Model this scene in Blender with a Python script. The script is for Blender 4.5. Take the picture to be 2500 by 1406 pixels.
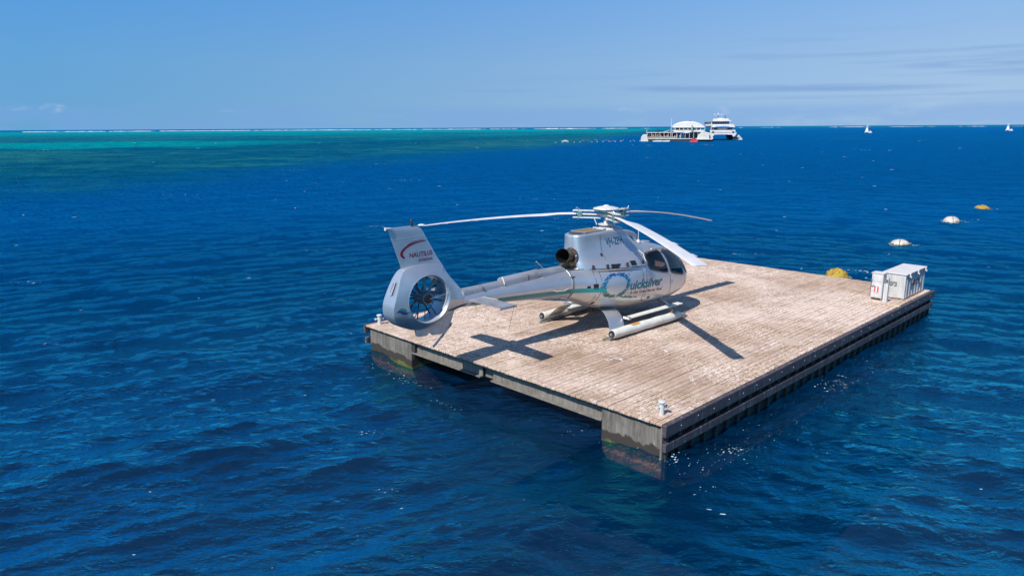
import bpy, bmesh, math, random
import numpy as np
from mathutils import Vector, Matrix
from mathutils.bvhtree import BVHTree
random.seed(7); rng = np.random.default_rng(11)
R = math.radians; PI = math.pi
for o in list(bpy.data.objects): bpy.data.objects.remove(o)
C = bpy.context.scene.collection
S = bpy.context.scene

# ------------------------------------------------------------------ camera, sky, sun, exposure
EYE = 6.24; FOC = 1755.0; PITCH = R(12.575); ROLL = R(0.321)
F = Vector((0, math.cos(PITCH), -math.sin(PITCH)))
R0 = Vector((1, 0, 0)); U0 = R0.cross(F)
RT = R0*math.cos(ROLL) - U0*math.sin(ROLL); UP = U0*math.cos(ROLL) + R0*math.sin(ROLL)
cd = bpy.data.cameras.new('camera'); cam = bpy.data.objects.new('camera', cd); C.objects.link(cam)
cam.matrix_world = Matrix.Translation((0, 0, EYE)) @ Matrix((RT, UP, -F)).transposed().to_4x4()
cd.sensor_width = 36; cd.lens = FOC/2500*36; cd.clip_start = .1; cd.clip_end = 90000
S.camera = cam
S.cycles.caustics_reflective = False; S.cycles.caustics_refractive = False
S.view_settings.view_transform = 'Standard'; S.view_settings.look = 'None'
S.view_settings.gamma = 1; S.view_settings.use_curve_mapping = False
S.view_settings.exposure = 0.36

SUNV = Vector((.584, .733, -1)).normalized()          # the way the light travels
sl = bpy.data.lights.new('sun', 'SUN'); sl.energy = 5.0; sl.angle = R(.5); sl.color = (1, .955, .89)
so = bpy.data.objects.new('sun', sl); C.objects.link(so)
so.rotation_euler = SUNV.to_track_quat('-Z', 'Y').to_euler()

W = bpy.data.worlds.new('World'); S.world = W; W.use_nodes = True
nt = W.node_tree; N = nt.nodes; L = nt.links; N.clear()
def wn(t, **k):
    n = N.new(t)
    for a, b in k.items(): setattr(n, a, b)
    return n
sky = wn('ShaderNodeTexSky', sky_type='NISHITA'); sky.sun_disc = False
sky.sun_elevation = R(46.9); sky.sun_rotation = R(218.5)
sky.altitude = 0; sky.air_density = 1.0; sky.dust_density = 0.3; sky.ozone_density = 3.0
tc = wn('ShaderNodeTexCoord'); sep = wn('ShaderNodeSeparateXYZ'); L.new(tc.outputs['Generated'], sep.inputs[0])
# the sky a camera with a deep blue rendering records: more saturated, horizon less white
hs = wn('ShaderNodeHueSaturation'); hs.inputs['Saturation'].default_value = 1.0
zz = wn('ShaderNodeMath', operation='MULTIPLY_ADD'); L.new(sep.outputs['Z'], zz.inputs[0]); zz.inputs[1].default_value = .75; zz.inputs[2].default_value = .24
cv = wn('ShaderNodeCombineXYZ'); L.new(sep.outputs['X'], cv.inputs[0]); L.new(sep.outputs['Y'], cv.inputs[1]); L.new(zz.outputs[0], cv.inputs[2])
nv = wn('ShaderNodeVectorMath', operation='NORMALIZE'); L.new(cv.outputs[0], nv.inputs[0]); L.new(nv.outputs[0], sky.inputs[0])
L.new(sky.outputs[0], hs.inputs['Color'])
def wmath(op, a, b=None, c=None, clamp=False):
    n = wn('ShaderNodeMath', operation=op); n.use_clamp = clamp
    for i, v in enumerate((a, b, c)):
        if v is None: continue
        if isinstance(v, (int, float)): n.inputs[i].default_value = v
        else: L.new(v, n.inputs[i])
    return n.outputs[0]
def wramp(v, p, interp='LINEAR'):
    n = wn('ShaderNodeValToRGB'); n.color_ramp.interpolation = interp; L.new(v, n.inputs[0])
    while len(n.color_ramp.elements) < len(p): n.color_ramp.elements.new(.5)
    for e, (x, c) in zip(n.color_ramp.elements, p): e.position = x; e.color = (*c, 1) if len(c) == 3 else c
    return n.outputs[0]
def wmul(a, b):
    m = wn('ShaderNodeMix', data_type='RGBA', blend_type='MULTIPLY'); m.inputs[0].default_value = 1; L.new(a, m.inputs[6]); L.new(b, m.inputs[7]); return m.outputs[2]
tint = wramp(sep.outputs['Z'], [(0, (.98, 1.07, 1.01)), (.03, (1.04, 1.13, 1.08)), (.08, (1.08, 1.22, 1.20)), (.17, (.89, 1.26, 1.44)), (.5, (.80, 1.15, 1.40)), (1, (.9, 1.1, 1.3))])
tint = wmul(tint, wramp(wmath('MULTIPLY_ADD', wmath('ARCTAN2', sep.outputs['X'], sep.outputs['Y']), .4, .5), [(0, (1, 1, 1)), (.27, (.62, .93, 1.04)), (.5, (1, 1, 1)), (.73, (1.38, 1.12, 1.0)), (1, (1, 1, 1))]))
mt = wn('ShaderNodeMix', data_type='RGBA', blend_type='MULTIPLY'); mt.inputs[0].default_value = 1
L.new(hs.outputs[0], mt.inputs[6]); L.new(tint, mt.inputs[7])
# thin stratus streaks and a low haze bank, laid out by azimuth and elevation
az = wmath('ARCTAN2', sep.outputs['X'], sep.outputs['Y'])
def band(sx, sz, scale, lo, hi, seed, det=5, rough=.55):
    cb = wn('ShaderNodeCombineXYZ'); L.new(wmath('MULTIPLY', az, sx), cb.inputs[0]); L.new(wmath('MULTIPLY', sep.outputs['Z'], sz), cb.inputs[1]); cb.inputs[2].default_value = seed
    n = wn('ShaderNodeTexNoise'); n.inputs['Scale'].default_value = scale; n.inputs['Detail'].default_value = det; n.inputs['Roughness'].default_value = rough
    L.new(cb.outputs[0], n.inputs['Vector'])
    m = wn('ShaderNodeMapRange'); m.interpolation_type = 'SMOOTHSTEP'; L.new(n.outputs[0], m.inputs[0]); m.inputs[1].default_value = lo; m.inputs[2].default_value = hi
    return m.outputs[0]
def win(v, a, b, c, d):
    m = wn('ShaderNodeMapRange'); m.interpolation_type = 'SMOOTHSTEP'; L.new(v, m.inputs[0]); m.inputs[1].default_value = a; m.inputs[2].default_value = b
    m2 = wn('ShaderNodeMapRange'); m2.interpolation_type = 'SMOOTHSTEP'; L.new(v, m2.inputs[0]); m2.inputs[1].default_value = d; m2.inputs[2].default_value = c
    return wmath('MULTIPLY', m.outputs[0], m2.outputs[0])
def mixc(base, fac, col):
    m = wn('ShaderNodeMix', data_type='RGBA'); L.new(fac, m.inputs[0]); L.new(base, m.inputs[6]); m.inputs[7].default_value = (*col, 1); return m.outputs[2]
cur = mt.outputs[2]
st = wmath('MULTIPLY', band(2.2, 46, 1.6, .50, .64, 3.1), win(sep.outputs['Z'], .022, .04, .085, .13))
st = wmath('MULTIPLY', st, win(az, -.15, .2, 3, 4)); st = wmath('MULTIPLY', st, .35)
STREAK = (1.75, 3.05, 5.5); BANK = (1.5, 3.0, 5.9); PUFF = (4.2, 5.0, 6.4)
cur = mixc(cur, st, STREAK)
bk = wmath('MULTIPLY', band(7, 26, 1.3, .30, .55, 8.4, 6, .6), win(sep.outputs['Z'], -.5, -.4, .018, .034)); bk = wmath('MULTIPLY', bk, .5)
cur = mixc(cur, bk, BANK)
for a0, z0, wa, wz, k, sd in ((.33, .0465, .20, .0055, .75, 11.), (.22, .0485, .09, .004, .8, 12.), (.44, .044, .14, .004, .6, 13.), (.57, .0675, .12, .0055, .75, 14.), (.54, .084, .15, .0035, .55, 15.), (-.02, .0475, .09, .0022, .6, 16.), (.60, .058, .08, .006, .5, 17.), (.38, .0345, .2, .003, .4, 18.), (-.30, .0275, .14, .003, .4, 19.)):
    d = wmath('ADD', wmath('POWER', wmath('DIVIDE', wmath('SUBTRACT', az, a0), wa), 2), wmath('POWER', wmath('DIVIDE', wmath('SUBTRACT', sep.outputs['Z'], z0), wz), 2))
    e = wmath('MULTIPLY', wmath('SUBTRACT', 1, d, clamp=True), band(9, 150, 1.6, .25, .6, sd, 5)); e = wmath('MULTIPLY', e, k*.95, clamp=True)
    cur = mixc(cur, e, STREAK)
for a0, z0, wa, wz, k, sd in ((-.553, .0245, .016, .006, .55, 1.), (-.585, .024, .014, .004, .3, 2.), (.154, .0225, .013, .003, .5, 3.), (.277, .019, .012, .0075, .4, 4.), (-.36, .022, .02, .003, .2, 5.)):
    d = wmath('ADD', wmath('POWER', wmath('DIVIDE', wmath('SUBTRACT', az, a0), wa), 2), wmath('POWER', wmath('DIVIDE', wmath('SUBTRACT', sep.outputs['Z'], z0), wz), 2))
    e = wmath('SUBTRACT', 1, d, clamp=True)
    e = wmath('MULTIPLY', e, band(60, 120, 1.2, .35, .65, sd, 4)); e = wmath('MULTIPLY', e, k*.8, clamp=True)
    cur = mixc(cur, e, PUFF)
bg = wn('ShaderNodeBackground'); bg.inputs['Strength'].default_value = .098
L.new(cur, bg.inputs[0]); wo = wn('ShaderNodeOutputWorld'); L.new(bg.outputs[0], wo.inputs[0])

# ------------------------------------------------------------------ materials
class NT:
    def __init__(s, name):
        s.m = bpy.data.materials.new(name); s.m.use_nodes = True; s.t = s.m.node_tree; s.t.nodes.clear()
        s.out = s.t.nodes.new('ShaderNodeOutputMaterial')
    def n(s, t, **k):
        n = s.t.nodes.new(t)
        for a, b in k.items(): setattr(n, a, b)
        return n
    def set(s, inp, v):
        if isinstance(v, bpy.types.NodeSocket): s.t.links.new(v, inp)
        elif isinstance(v, tuple) and len(v) == 3 and inp.type == 'RGBA': inp.default_value = (*v, 1)
        else: inp.default_value = v
    def math(s, op, a, b=0.0, c=0.0, clamp=False):
        n = s.n('ShaderNodeMath', operation=op); n.use_clamp = clamp
        for i, v in enumerate((a, b, c)): s.set(n.inputs[i], v)
        return n.outputs[0]
    def noise(s, vec, scale, det=4, rough=.55, dist=0.0):
        n = s.n('ShaderNodeTexNoise'); s.set(n.inputs['Vector'], vec); n.inputs['Scale'].default_value = scale
        n.inputs['Detail'].default_value = det; n.inputs['Roughness'].default_value = rough; n.inputs['Distortion'].default_value = dist
        return n.outputs[0]
    def rng(s, v, a, b, c=0.0, d=1.0, smooth=False):
        n = s.n('ShaderNodeMapRange'); s.set(n.inputs[0], v)
        if smooth: n.interpolation_type = 'SMOOTHSTEP'
        for i, x in enumerate((a, b, c, d)): s.set(n.inputs[i+1], x)
        return n.outputs[0]
    def mix(s, f, a, b, mode='MIX'):
        n = s.n('ShaderNodeMix', data_type='RGBA', blend_type=mode); s.set(n.inputs[0], f); s.set(n.inputs[6], a); s.set(n.inputs[7], b); return n.outputs[2]
    def ramp(s, v, p):
        n = s.n('ShaderNodeValToRGB'); s.set(n.inputs[0], v)
        while len(n.color_ramp.elements) < len(p): n.color_ramp.elements.new(.5)
        for e, (x, c) in zip(n.color_ramp.elements, p): e.position = x; e.color = (*c, 1)
        return n.outputs[0]
    def map(s, vec, rot=(0, 0, 0), scale=(1, 1, 1), loc=(0, 0, 0)):
        n = s.n('ShaderNodeMapping'); s.set(n.inputs[0], vec); n.inputs[1].default_value = loc; n.inputs[2].default_value = rot; n.inputs[3].default_value = scale; return n.outputs[0]
    def pos(s): return s.n('ShaderNodeNewGeometry').outputs['Position']
    def obj(s): return s.n('ShaderNodeTexCoord').outputs['Object']
    def rnd(s): return s.n('ShaderNodeObjectInfo').outputs['Random']
    def bump(s, h, strength=.3, dist=.01, nrm=None):
        n = s.n('ShaderNodeBump'); s.set(n.inputs['Height'], h); n.inputs['Strength'].default_value = strength; n.inputs['Distance'].default_value = dist
        if nrm is not None: s.set(n.inputs['Normal'], nrm)
        return n.outputs[0]
    def bsdf(s, col, rough=.5, metal=0.0, nrm=None, **k):
        b = s.n('ShaderNodeBsdfPrincipled'); s.set(b.inputs['Base Color'], col); s.set(b.inputs['Roughness'], rough); s.set(b.inputs['Metallic'], metal)
        if nrm is not None: s.set(b.inputs['Normal'], nrm)
        for a, v in k.items(): s.set(b.inputs[a.replace('_', ' ')], v)
        return b.outputs[0]
    def done(s, sh): s.t.links.new(sh, s.out.inputs[0]); return s.m
M = {}
def plain(name, col, rough=.5, metal=0.0, var=.12, scale=14., bump=.0, **k):
    t = NT(name); n = t.noise(t.obj(), scale, 5, .6)
    c = t.mix(t.rng(n, .35, .7), tuple(x*(1-var) for x in col), tuple(min(1, x*(1+var)) for x in col))
    nr = t.bump(t.noise(t.obj(), scale*3, 4), bump, .004) if bump else None
    M[name] = t.done(t.bsdf(c, t.rng(n, .3, .7, max(.02, rough-.06), rough+.06), metal, nr, **k)); return M[name]

t = NT('silver_paint'); p = t.obj()
fl = t.noise(p, 260, 2, .6); big = t.noise(p, 2.2, 4, .6); dirt = t.noise(t.map(p, scale=(1.2, 6, 3)), 3, 6, .65)
col = t.mix(t.rng(dirt, .52, .8, 0, .35), (.60, .605, .62), (.42, .40, .37))
M['silver'] = t.done(t.bsdf(col, t.rng(big, .3, .7, .34, .44), .80, t.bump(fl, .06, .0005), Coat_Weight=.25, Coat_Roughness=.08))
plain('silver_worn', (.50, .50, .50), .45, .6, .2, 6)
t = NT('sooty_cover'); P = t.obj(); sp = t.n('ShaderNodeSeparateXYZ'); t.set(sp.inputs[0], P); nz = t.noise(t.map(P, scale=(1, 3, 3)), 3.5, 5, .65)
M['sooty_cover'] = t.done(t.bsdf(t.mix(t.math('MULTIPLY', t.rng(sp.outputs[0], -3.5, -2.3), t.rng(nz, .38, .62)), (.40, .40, .42), (.14, .095, .06)), .42, .5))
plain('boom_cover_paint', (.40, .40, .42), .4, .6, .16, 5)
plain('blade_paint', (.50, .49, .50), .5, .0, .06, 3)
plain('white_paint', (.50, .50, .49), .45, .0, .12, 8)
plain('hub_white', (.55, .55, .52), .42, .1, .2, 12)
plain('teal_rubber', (.05, .19, .17), .5, 0, .3, 20)
plain('dark_metal', (.035, .04, .05), .4, .5, .3, 16)
plain('duct_metal', (.17, .21, .25), .42, .5, .25, 14)
plain('steel', (.42, .43, .45), .35, .85, .2, 10)
plain('chrome', (.7, .72, .75), .12, 1., .05, 6)
plain('exhaust_metal', (.25, .17, .10), .45, .8, .45, 9, .3)
plain('black', (.008, .008, .009), .5, 0, .2, 12)
plain('seam', (.06, .055, .055), .6, 0, .2, 12)
plain('frame_brown', (.055, .032, .026), .35, 0, .2, 12)
plain('mesh_screen', (.22, .15, .07), .7, .2, .4, 60, .6)
plain('float_fabric', (.60, .59, .52), .6, 0, .12, 9, .25)
plain('orange_patch', (.55, .23, .06), .6, 0, .2, 12)
plain('tan_seat', (.32, .22, .12), .8, 0, .25, 12)
plain('cabin_dark', (.02, .018, .018), .8, 0, .2, 8)
plain('teal_stripe', (.0, .24, .25), .35, 0, .1, 2, Coat_Weight=.4)
plain('reg_blue', (.0, .07, .13), .4, 0, .1, 6)
plain('maroon', (.19, .008, .035), .4, 0, .1, 6)
plain('purple', (.05, .02, .16), .4, 0, .1, 6)
plain('red_letter', (.36, .03, .025), .4, 0, .1, 6)
plain('sign_red', (.55, .04, .05), .5, 0, .1, 20)
plain('sign_white', (.75, .74, .72), .5, 0, .05, 20)
plain('ink', (.012, .02, .05), .6, 0, .3, 30)
plain('placard', (.20, .20, .19), .6, 0, .6, 90)
plain('box_grey', (.5, .5, .5), .5, .2, .2, 8)
t = NT('quicksilver_ink'); sp = t.n('ShaderNodeSeparateXYZ'); t.set(sp.inputs[0], t.obj())
M['logo'] = t.done(t.bsdf(t.ramp(t.rng(sp.outputs[2], .95, 1.6), [(0, (.0, .20, .12)), (.35, (.0, .13, .17)), (.7, (.0, .13, .28)), (1, (.0, .06, .22))]), .35, 0))
t = NT('tinted_glass')
gl = t.n('ShaderNodeBsdfGlossy'); gl.inputs['Roughness'].default_value = .02; gl.inputs[0].default_value = (1, 1, 1, 1)
tr = t.n('ShaderNodeBsdfTransparent'); tr.inputs[0].default_value = (.42, .36, .34, 1)
fr = t.n('ShaderNodeFresnel'); fr.inputs[0].default_value = 1.5
mx = t.n('ShaderNodeMixShader'); t.set(mx.inputs[0], fr.outputs[0]); t.set(mx.inputs[1], tr.outputs[0]); t.set(mx.inputs[2], gl.outputs[0])
M['glass'] = t.done(mx.outputs[0])

# weathered, guano-bleached deck timber; world position so that stains run over the planks
ANG = R(44.34)
def deckwood(name, dark, mid, pale, guano=1.0):
    t = NT(name); P = t.map(t.pos(), rot=(0, 0, -ANG)); rn = t.rnd()
    sh = t.n('ShaderNodeCombineXYZ'); t.set(sh.inputs[0], t.math('MULTIPLY', rn, 37.)); t.set(sh.inputs[2], t.math('MULTIPLY', rn, 11.))
    va = t.n('ShaderNodeVectorMath', operation='ADD'); t.set(va.inputs[0], P); t.set(va.inputs[1], sh.outputs[0]); G = va.outputs[0]
    grain = t.noise(t.map(G, scale=(1, 22, 8)), 2.6, 6, .65)
    fleck = t.noise(t.map(G, scale=(1, 3.2, 1)), 11, 5, .7)
    blot = t.noise(P, .42, 5, .6, .6); blot2 = t.noise(P, 1.7, 6, .7, .4)
    c = t.mix(t.rng(grain, .3, .72), dark, mid)
    c = t.mix(t.rng(rn, 0, 1, 0, .22), c, pale)
    c = t.mix(t.math('MULTIPLY', t.rng(fleck, .44, .56), t.rng(blot, .36, .58, .18, 1.0)), c, pale)
    c = t.mix(t.rng(t.noise(P, .31, 5, .62, .8), .44, .60, 0, .55), c, pale)
    c = t.mix(t.rng(blot2, .54, .70, 0, .6), c, tuple(x*.55 for x in mid)); c = t.mix(t.rng(t.noise(P, .22, 3, .5), .46, .62, 0, .45), c, (mid[0]*.85, mid[1]*.8, mid[2]*.72))
    c = t.mix(t.math('MULTIPLY', t.rng(fleck, .60, .40), t.rng(blot2, .54, .38, 0, .85)), c, (.24, .175, .09))
    # guano: thin curly squiggles and splats
    wv = t.n('ShaderNodeTexVoronoi', feature='DISTANCE_TO_EDGE'); t.set(wv.inputs['Vector'], t.map(P, scale=(1.0, 1.6, 1), loc=(3.1, .7, 0))); wv.inputs['Scale'].default_value = 1.35
    nd = t.noise(P, 3.2, 5, .7); ed = t.math('ADD', wv.outputs[0], t.rng(nd, .3, .7, -.10, .10))
    line = t.math('MULTIPLY', t.math('LESS_THAN', t.math('ABSOLUTE', ed), .010), t.rng(t.noise(P, 1.1, 3, .6), .52, .60))
    c = t.mix(t.math('MULTIPLY', line, .75*guano), c, (.80, .77, .74))
    spl = t.rng(t.noise(P, 9, 5, .75), .66, .70); spl = t.math('MULTIPLY', spl, t.rng(blot2, .48, .56))
    c = t.mix(t.math('MULTIPLY', spl, .8*guano), c, (.80, .77, .74))
    return t.done(t.bsdf(c, .8, 0, t.bump(t.math('ADD', grain, t.math('MULTIPLY', fleck, .6)), .35, .006), Specular_IOR_Level=.25))
M['deck'] = deckwood('weathered_deck_timber', (.17, .10, .065), (.40, .262, .18), (.71, .565, .475))
def wallmat(name, c0, c1, algae=True):
    t = NT(name); P = t.pos(); st = t.noise(t.map(P, scale=(9, 9, .8)), 1.6, 6, .7); b = t.noise(P, 2.4, 6, .65); f = t.noise(P, 30, 4, .6)
    c = t.mix(t.rng(st, .33, .68), c0, c1); c = t.mix(t.rng(b, .5, .75, 0, .6), c, tuple(x*.5 for x in c0))
    c = t.mix(t.rng(t.noise(t.map(P, scale=(14, 14, .7)), 1.3, 4, .7), .64, .72, 0, .8), c, (.62, .61, .56))
    sp = t.n('ShaderNodeSeparateXYZ'); t.set(sp.inputs[0], P); z = t.math('ADD', sp.outputs[2], t.rng(b, .3, .7, -.09, .09))
    if algae:
        c = t.mix(t.rng(z, .26, .23), c, (.035, .024, .018))
        c = t.mix(t.math('MULTIPLY', t.math('MULTIPLY', t.rng(z, .06, .0), t.rng(z, -.16, -.08)), t.rng(f, .40, .58)), c, (.16, .17, .03))
        c = t.mix(t.rng(z, -.10, -.18), c, t.mix(t.rng(f, .35, .6), (.30, .13, .06), (.55, .33, .17)))
    return t.done(t.bsdf(c, .75, .05, t.bump(f, .3, .006)))
M['hull'] = wallmat('stained_grey_hull', (.09, .078, .066), (.205, .185, .16))
M['beam'] = wallmat('stained_grey_beam', (.12, .105, .09), (.22, .20, .175), False)
t = NT('dark_fender_timber'); P = t.map(t.pos(), rot=(0, 0, -ANG)); g = t.noise(t.map(P, scale=(1, 8, 14)), 3, 6, .7); st = t.noise(t.map(P, scale=(14, 6, 1)), 1.2, 5, .7)
c = t.mix(t.rng(g, .35, .7), (.032, .024, .030), (.085, .066, .078)); c = t.mix(t.rng(st, .55, .72, 0, .8), c, (.36, .35, .40))
spots = t.rng(t.noise(P, 16, 3, .5), .72, .74, 0, .8); c = t.mix(spots, c, (.6, .6, .6))
M['fender'] = t.done(t.bsdf(c, .65, 0, t.bump(g, .4, .008)))
plain('pile_dark', (.035, .03, .028), .8, 0, .4, 6, .3)
t = NT('galvanised_white_panel'); P = t.pos(); st = t.noise(t.map(P, scale=(12, 12, .7)), 1.4, 5, .65)
c = t.mix(t.rng(st, .35, .65), (.40, .40, .39), (.58, .57, .56)); c = t.mix(t.rng(t.noise(P, 5, 5, .7), .56, .7, 0, .55), c, (.40, .33, .22))
M['panel'] = t.done(t.bsdf(c, .5, .1, t.bump(st, .15, .004)))
t = NT('white_lid_paint'); P = t.pos(); c = t.mix(t.rng(t.noise(P, 3.2, 5, .7), .48, .72, 0, .55), (.54, .52, .50), (.38, .28, .23))
M['lid'] = t.done(t.bsdf(c, .5))
t = NT('buoy_shell'); P = t.obj(); sp = t.n('ShaderNodeSeparateXYZ'); t.set(sp.inputs[0], P); nz = t.noise(P, 7, 5, .7)
z = t.math('ADD', sp.outputs[2], t.rng(nz, .3, .7, -.14, .14))
c = t.mix(t.rng(nz, .35, .7), (.34, .31, .27), (.54, .51, .48)); c = t.mix(t.rng(z, .08, .03), c, (.30, .25, .06)); c = t.mix(t.rng(z, .02, -.03), c, (.07, .04, .03))
M['buoy'] = t.done(t.bsdf(c, .6, 0, t.bump(nz, .5, .03)))
t = NT('weed_covering'); P = t.obj(); nz = t.noise(P, 9, 6, .75); n2 = t.noise(P, 3.5, 4, .6)
c = t.ramp(t.rng(nz, .3, .7), [(0, (.05, .03, .015)), (.35, (.20, .16, .02)), (.6, (.45, .22, .03)), (.8, (.42, .40, .04)), (1, (.62, .58, .42))])
c = t.mix(t.rng(n2, .5, .65, 0, .6), c, (.25, .27, .02))
M['weed'] = t.done(t.bsdf(c, .8, 0, t.bump(nz, .8, .05)))
for nm, c in dict(far_white=(.54, .54, .55), far_grey=(.42, .43, .42), far_dark=(.02, .025, .035), far_blue=(.02, .05, .12), far_red=(.62, .03, .05), far_glass=(.03, .06, .09), awning=(.12, .27, .55), ramp_grey=(.46, .47, .44), tent=(.60, .59, .60), far_olive=(.25, .26, .17), net_grey=(.5, .5, .45), surf_white=(.52, .55, .57), skin=(.5, .27, .18), shirt=(.7, .35, .3), far_navy=(.01, .02, .06)).items():
    plain(nm, c, .6, 0, .12, .9 if nm != 'surf_white' else .02)
t = NT('sea_foam'); M['foam'] = t.done(t.bsdf((.42, .52, .56), .6))

# ------------------------------------------------------------------ mesh helpers
def link(name, me, mat, parent=None, smooth=False, **props):
    me.materials.clear()
    for m in (mat if isinstance(mat, (list, tuple)) else [mat]): me.materials.append(M[m] if isinstance(m, str) else m)
    if smooth:
        for p in me.polygons: p.use_smooth = True
        if smooth is not True: me.set_sharp_from_angle(angle=R(smooth))
    o = bpy.data.objects.new(name, me); C.objects.link(o); o.parent = parent
    for k, v in props.items(): o[k] = v
    return o
def tag(o, label=None, cat=None, group=None, kind=None):
    for k, v in (('label', label), ('category', cat), ('group', group), ('kind', kind)):
        if v: o[k] = v
    return o
def empty(name, loc=(0, 0, 0), rz=0, **k):
    o = bpy.data.objects.new(name, None); o.location = loc; o.rotation_euler = (0, 0, rz); C.objects.link(o); o.empty_display_size = .2
    tag(o, **k); return o
def copy_tree(o, parent=None):
    c = o.copy(); C.objects.link(c); c.parent = parent
    for ch in list(o.children): copy_tree(ch, c)
    return c
class MB:
    def __init__(s): s.v = []; s.f = []
    def add(s, v, f):
        b = len(s.v); s.v += [tuple(x) for x in v]; s.f += [tuple(i+b for i in q) for q in f]; return s
    def box(s, x0, x1, y0, y1, z0, z1, rz=0, c=None):
        v = [(x, y, z) for z in (z0, z1) for y in (y0, y1) for x in (x0, x1)]
        if rz: v = [(c[0]+(x-c[0])*math.cos(rz)-(y-c[1])*math.sin(rz), c[1]+(x-c[0])*math.sin(rz)+(y-c[1])*math.cos(rz), z) for x, y, z in v]
        return s.add(v, [(0, 2, 3, 1), (4, 5, 7, 6), (0, 1, 5, 4), (2, 6, 7, 3), (0, 4, 6, 2), (1, 3, 7, 5)])
    def tube(s, pts, r, n=12, cap=True, sc=(1, 1)):
        pts = [Vector(p) for p in pts]; rs = r if isinstance(r, (list, tuple)) else [r]*len(pts); v = []; f = []; pu = None
        for i, p in enumerate(pts):
            d = (pts[min(i+1, len(pts)-1)] - pts[max(i-1, 0)]).normalized()
            if pu is None: pu = Vector((0, 0, 1)) if abs(d.z) < .9 else Vector((1, 0, 0))
            a = d.cross(pu).normalized(); b = a.cross(d).normalized(); pu = b
            for k in range(n):
                t = 2*PI*k/n; v.append(p + a*math.cos(t)*rs[i]*sc[0] + b*math.sin(t)*rs[i]*sc[1])
        for i in range(len(pts)-1):
            for k in range(n): f.append((i*n+k, i*n+(k+1) % n, (i+1)*n+(k+1) % n, (i+1)*n+k))
        if cap: f.append(tuple(range(n))[::-1]); f.append(tuple((len(pts)-1)*n+k for k in range(n)))
        return s.add(v, f)
    def lathe(s, prof, c=(0, 0, 0), n=24, axis='z'):
        v = []; f = []
        for r, h in prof:
            for k in range(n):
                t = 2*PI*k/n; q = (r*math.cos(t), r*math.sin(t), h)
                if axis == 'y': q = (q[0], q[2], q[1])
                if axis == 'x': q = (q[2], q[0], q[1])
                v.append((q[0]+c[0], q[1]+c[1], q[2]+c[2]))
        for i in range(len(prof)-1):
            for k in range(n): f.append((i*n+k, i*n+(k+1) % n, (i+1)*n+(k+1) % n, (i+1)*n+k))
        f.append(tuple(range(n))[::-1]); f.append(tuple((len(prof)-1)*n+k for k in range(n)))
        return s.add(v, f)
    def prism(s, poly, d0, d1, axis='y'):
        n = len(poly)
        def q(a, b, d): return (a, d, b) if axis == 'y' else ((a, b, d) if axis == 'z' else (d, a, b))
        v = [q(a, b, d0) for a, b in poly] + [q(a, b, d1) for a, b in poly]
        return s.add(v, [tuple(range(n)), tuple(range(n, 2*n))[::-1]] + [(i, (i+1) % n, n+(i+1) % n, n+i) for i in range(n)])
    def mesh(s, name, fix=True):
        me = bpy.data.meshes.new(name); me.from_pydata(s.v, [], s.f)
        if fix:
            b = bmesh.new(); b.from_mesh(me); bmesh.ops.recalc_face_normals(b, faces=b.faces); b.to_mesh(me); b.free()
        return me
    def build(s, name, mat, parent=None, smooth=False, bevel=0, **k):
        me = s.mesh(name)
        if bevel:
            b = bmesh.new(); b.from_mesh(me); bmesh.ops.bevel(b, geom=list(b.edges), offset=bevel, segments=1, affect='EDGES'); b.to_mesh(me); b.free()
        return link(name, me, mat, parent, smooth, **k)
def spline(ctrl, n):
    """Catmull-Rom through rows of ctrl (np array [k, ...]) -> n rows"""
    c = np.asarray(ctrl, float); k = len(c); out = []
    for t in np.linspace(0, k-1, n):
        i = min(int(t), k-2); u = t-i; p0 = c[max(i-1, 0)]; p1 = c[i]; p2 = c[i+1]; p3 = c[min(i+2, k-1)]
        out.append(.5*((2*p1)+(-p0+p2)*u+(2*p0-5*p1+4*p2-p3)*u*u+(-p0+3*p1-3*p2+p3)*u**3))
    return np.array(out)
def half_loft(rows, name):
    """rows [nx][np] of (x, y, z), y>=0 from top centre to bottom centre; mirrored and closed"""
    mb = MB(); rows = np.asarray(rows); nx, npf = rows.shape[:2]; v = []; ring = 2*npf-2
    for r in rows:
        for x, y, z in r: v.append((x, -max(y, 0), z))
        for x, y, z in r[-2:0:-1]: v.append((x, max(y, 0), z))
    f = [(i*ring+k, i*ring+(k+1) % ring, (i+1)*ring+(k+1) % ring, (i+1)*ring+k) for i in range(nx-1) for k in range(ring)]
    f.append(tuple(range(ring))); f.append(tuple((nx-1)*ring+k for k in range(ring)))
    return mb.add(v, f)

# ================================================================== SEA
def vnoise(x, y, seed, octv=4, rough=.55):
    out = np.zeros_like(x); amp = 1; tot = 0
    for o in range(octv):
        r = np.random.default_rng(seed*31+o); g = r.random((64, 64)); fx = x*(2**o) + 13.7*o; fy = y*(2**o) + 7.3*o
        xi = np.floor(fx).astype(int); yi = np.floor(fy).astype(int); u = fx-xi; v = fy-yi; u = u*u*(3-2*u); v = v*v*(3-2*v)
        a = g[xi % 64, yi % 64]; b = g[(xi+1) % 64, yi % 64]; c = g[xi % 64, (yi+1) % 64]; d = g[(xi+1) % 64, (yi+1) % 64]
        out += amp*((a*(1-u)+b*u)*(1-v)+(c*(1-u)+d*u)*v); tot += amp; amp *= rough
    return out/tot
NW = 150; wl = np.exp(rng.uniform(np.log(.34), np.log(9), NW)); wk = 2*PI/wl
side_ = rng.random(NW) < .5                                    # two wave trains that cross in front of the pontoon
wd = np.where(side_, R(-66), R(-117)) + rng.normal(0, 1, NW)*np.where(wl < 2.2, .34, .22) + np.where(rng.random(NW) < .12, rng.normal(0, .6, NW), 0)
wa = .0048*wl**.80*rng.uniform(.5, 1.4, NW)*np.where(wl > 3.5, .62, 1.); wp = rng.uniform(0, 2*PI, NW)
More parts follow.
